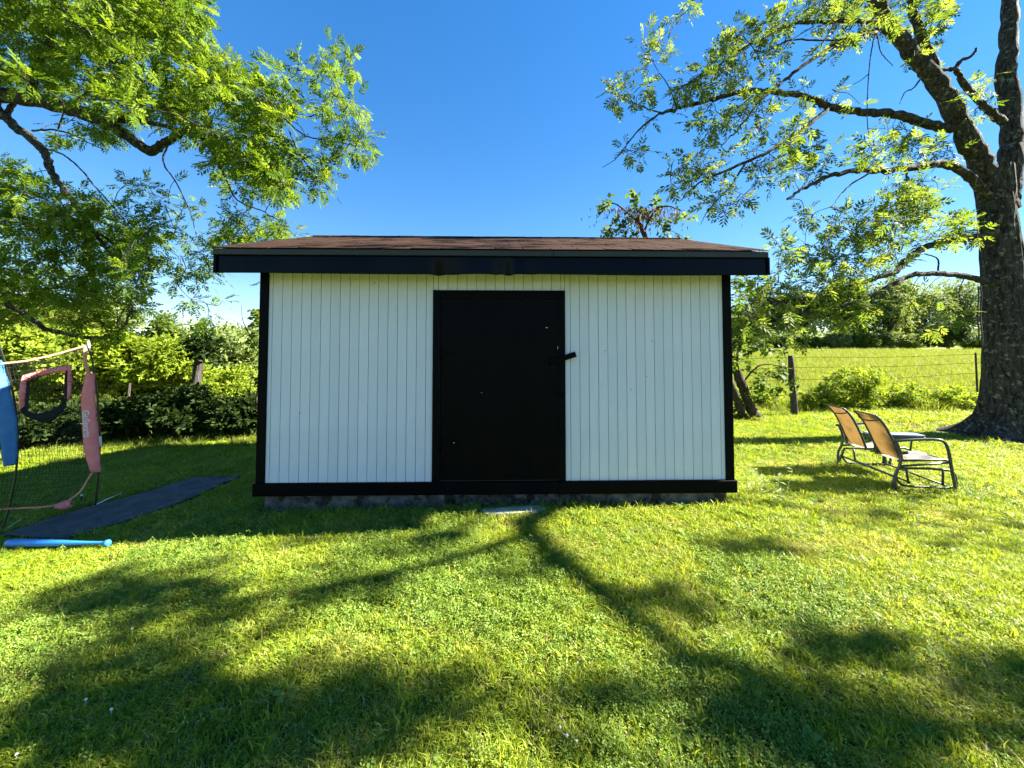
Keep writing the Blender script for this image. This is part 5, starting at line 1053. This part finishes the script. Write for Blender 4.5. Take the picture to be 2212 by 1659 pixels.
# worn slab at the door, bark litter round the trunk, clover flowers, weeds at the shed corner
slab = bmesh.new(); zt = gz1(*((step[0] + step[2]) / 2)) + .030
q = [slab.verts.new((p[0], p[1], zt)) for p in catmull([np.r_[s_, 0] for s_ in step + step[:1]], 4)[:-1]]; f = slab.faces.new(q); ex = bmesh.ops.extrude_face_region(slab, geom=[f])
for v in ex['geom']:
    if isinstance(v, bmesh.types.BMVert): v.co.z -= .10
bmesh.ops.recalc_face_normals(slab, faces=slab.faces); me = bpy.data.meshes.new('stone_slab'); slab.to_mesh(me); slab.free()
tag(obj('stone_slab', me, surf('pale_stone', (.36, .33, .29), (.50, .47, .42), rough=.9, scale=14, bump=.8, bscale=40, dist=.01)), 'worn pale stone slab set in the grass before the shed door', 'stone')
n = 1500; a = rng.uniform(0, 6.28, n); q = 1.0 + np.abs(rng.normal(0, .55, n)); pos = np.stack([TX + q * np.cos(a) * 1.15, TY + q * np.sin(a), np.zeros(n)], -1); pos[:, 2] = gz(pos[:, 0], pos[:, 1]) + .012 + .02 * rng.random(n)
V, T, r = stamp([(np.array([[0, 0, 0], [.03, .012, .004], [.065, 0, 0], [.03, -.012, .003]]), np.array([[0, 1, 2], [0, 2, 3]]))], pos, frames(rng.normal(0, 1, (n, 3)) * [1, 1, .2], rng, .3), rng.uniform(.5, 1.3, n), rng.random(n))
tag(obj('bark_litter', mesh_tris('bark_litter', V, T, r), leafmat('litter', [(0, (.05, .035, .022)), (.5, (.11, .08, .055)), (1, (.22, .18, .13))], .05, .9)), 'brown bark and leaf litter round the foot of the huge trunk', 'litter', kind='stuff')
fm = surf('white_clover_head', (.70, .70, .66), (.60, .56, .52), rough=.8, scale=60)
bm = bmesh.new(); bmesh.ops.create_icosphere(bm, subdivisions=2, radius=.0055)
for v in bm.verts: v.co *= random.uniform(.8, 1.2)
ret = bmesh.ops.create_cone(bm, segments=5, radius1=.0013, radius2=.0013, depth=.05, cap_ends=False, matrix=Matrix.Translation((0, 0, -.028)))
fme = bpy.data.meshes.new('clover_flower'); bm.to_mesh(fme); bm.free(); fme.materials.append(fm)
for px, py in ((285, 1372), (185, 1530), (240, 1552), (35, 1652), (1225, 1610), (1210, 1592), (1245, 1622)):
    p = G(px, py); tag(obj('clover_flower', fme, None, None, (p[0], p[1], p[2] + .040)), 'small white clover flower head standing in the mown grass', 'flower', 'white clover flowers in the lawn')
pw = leafmat('pale_weed_leaf', [(0, (.20, .26, .10)), (1, (.30, .36, .18))], .35)
gw = np.random.default_rng(77)
for px, py, h, lab in ((1640, 1078, .34, 'pale leafy milkweed growing beside the shed corner'), (1672, 1062, .26, 'smaller pale weed between the shed corner and the glider'), (1690, 1095, .15, 'low spreading pale weed in the lawn near the shed corner')):
    p = G(px, py); w = thing('tall_weed', lab, 'plant', p); t = Tubes(); st = [p + gw.normal(0, .05, 3) * [1, 1, 0] for _ in range(3)]; ps_, ds_ = [], []
    for s_ in st:
        top = s_ + np.array([gw.normal(0, .05), gw.normal(0, .05), h * gw.uniform(.7, 1.1)]); t.add(catmull([s_, (s_ + top) / 2 + gw.normal(0, .01, 3), top], 4), np.linspace(.004, .002, 9), 5)
        for q in np.linspace(.25, 1, 8): a = gw.random() * 6.28; ps_.append(s_ + (top - s_) * q); ds_.append([math.cos(a), math.sin(a), .3])
    V, T = t.get(); wpart('stem', V, T, pw, w, smooth=True)
    lv_ = np.array([[0, 0, 0], [.05, .022, .012], [.11, 0, .0], [.05, -.022, .012]]); V, T, r = stamp([(lv_, np.array([[0, 1, 2], [0, 2, 3]]))], np.array(ps_), frames(np.array(ds_), gw, .2), gw.uniform(.5, 1.0, len(ps_)), gw.random(len(ps_))); wpart('leaves', V, T, pw, w, r, kind='stuff')
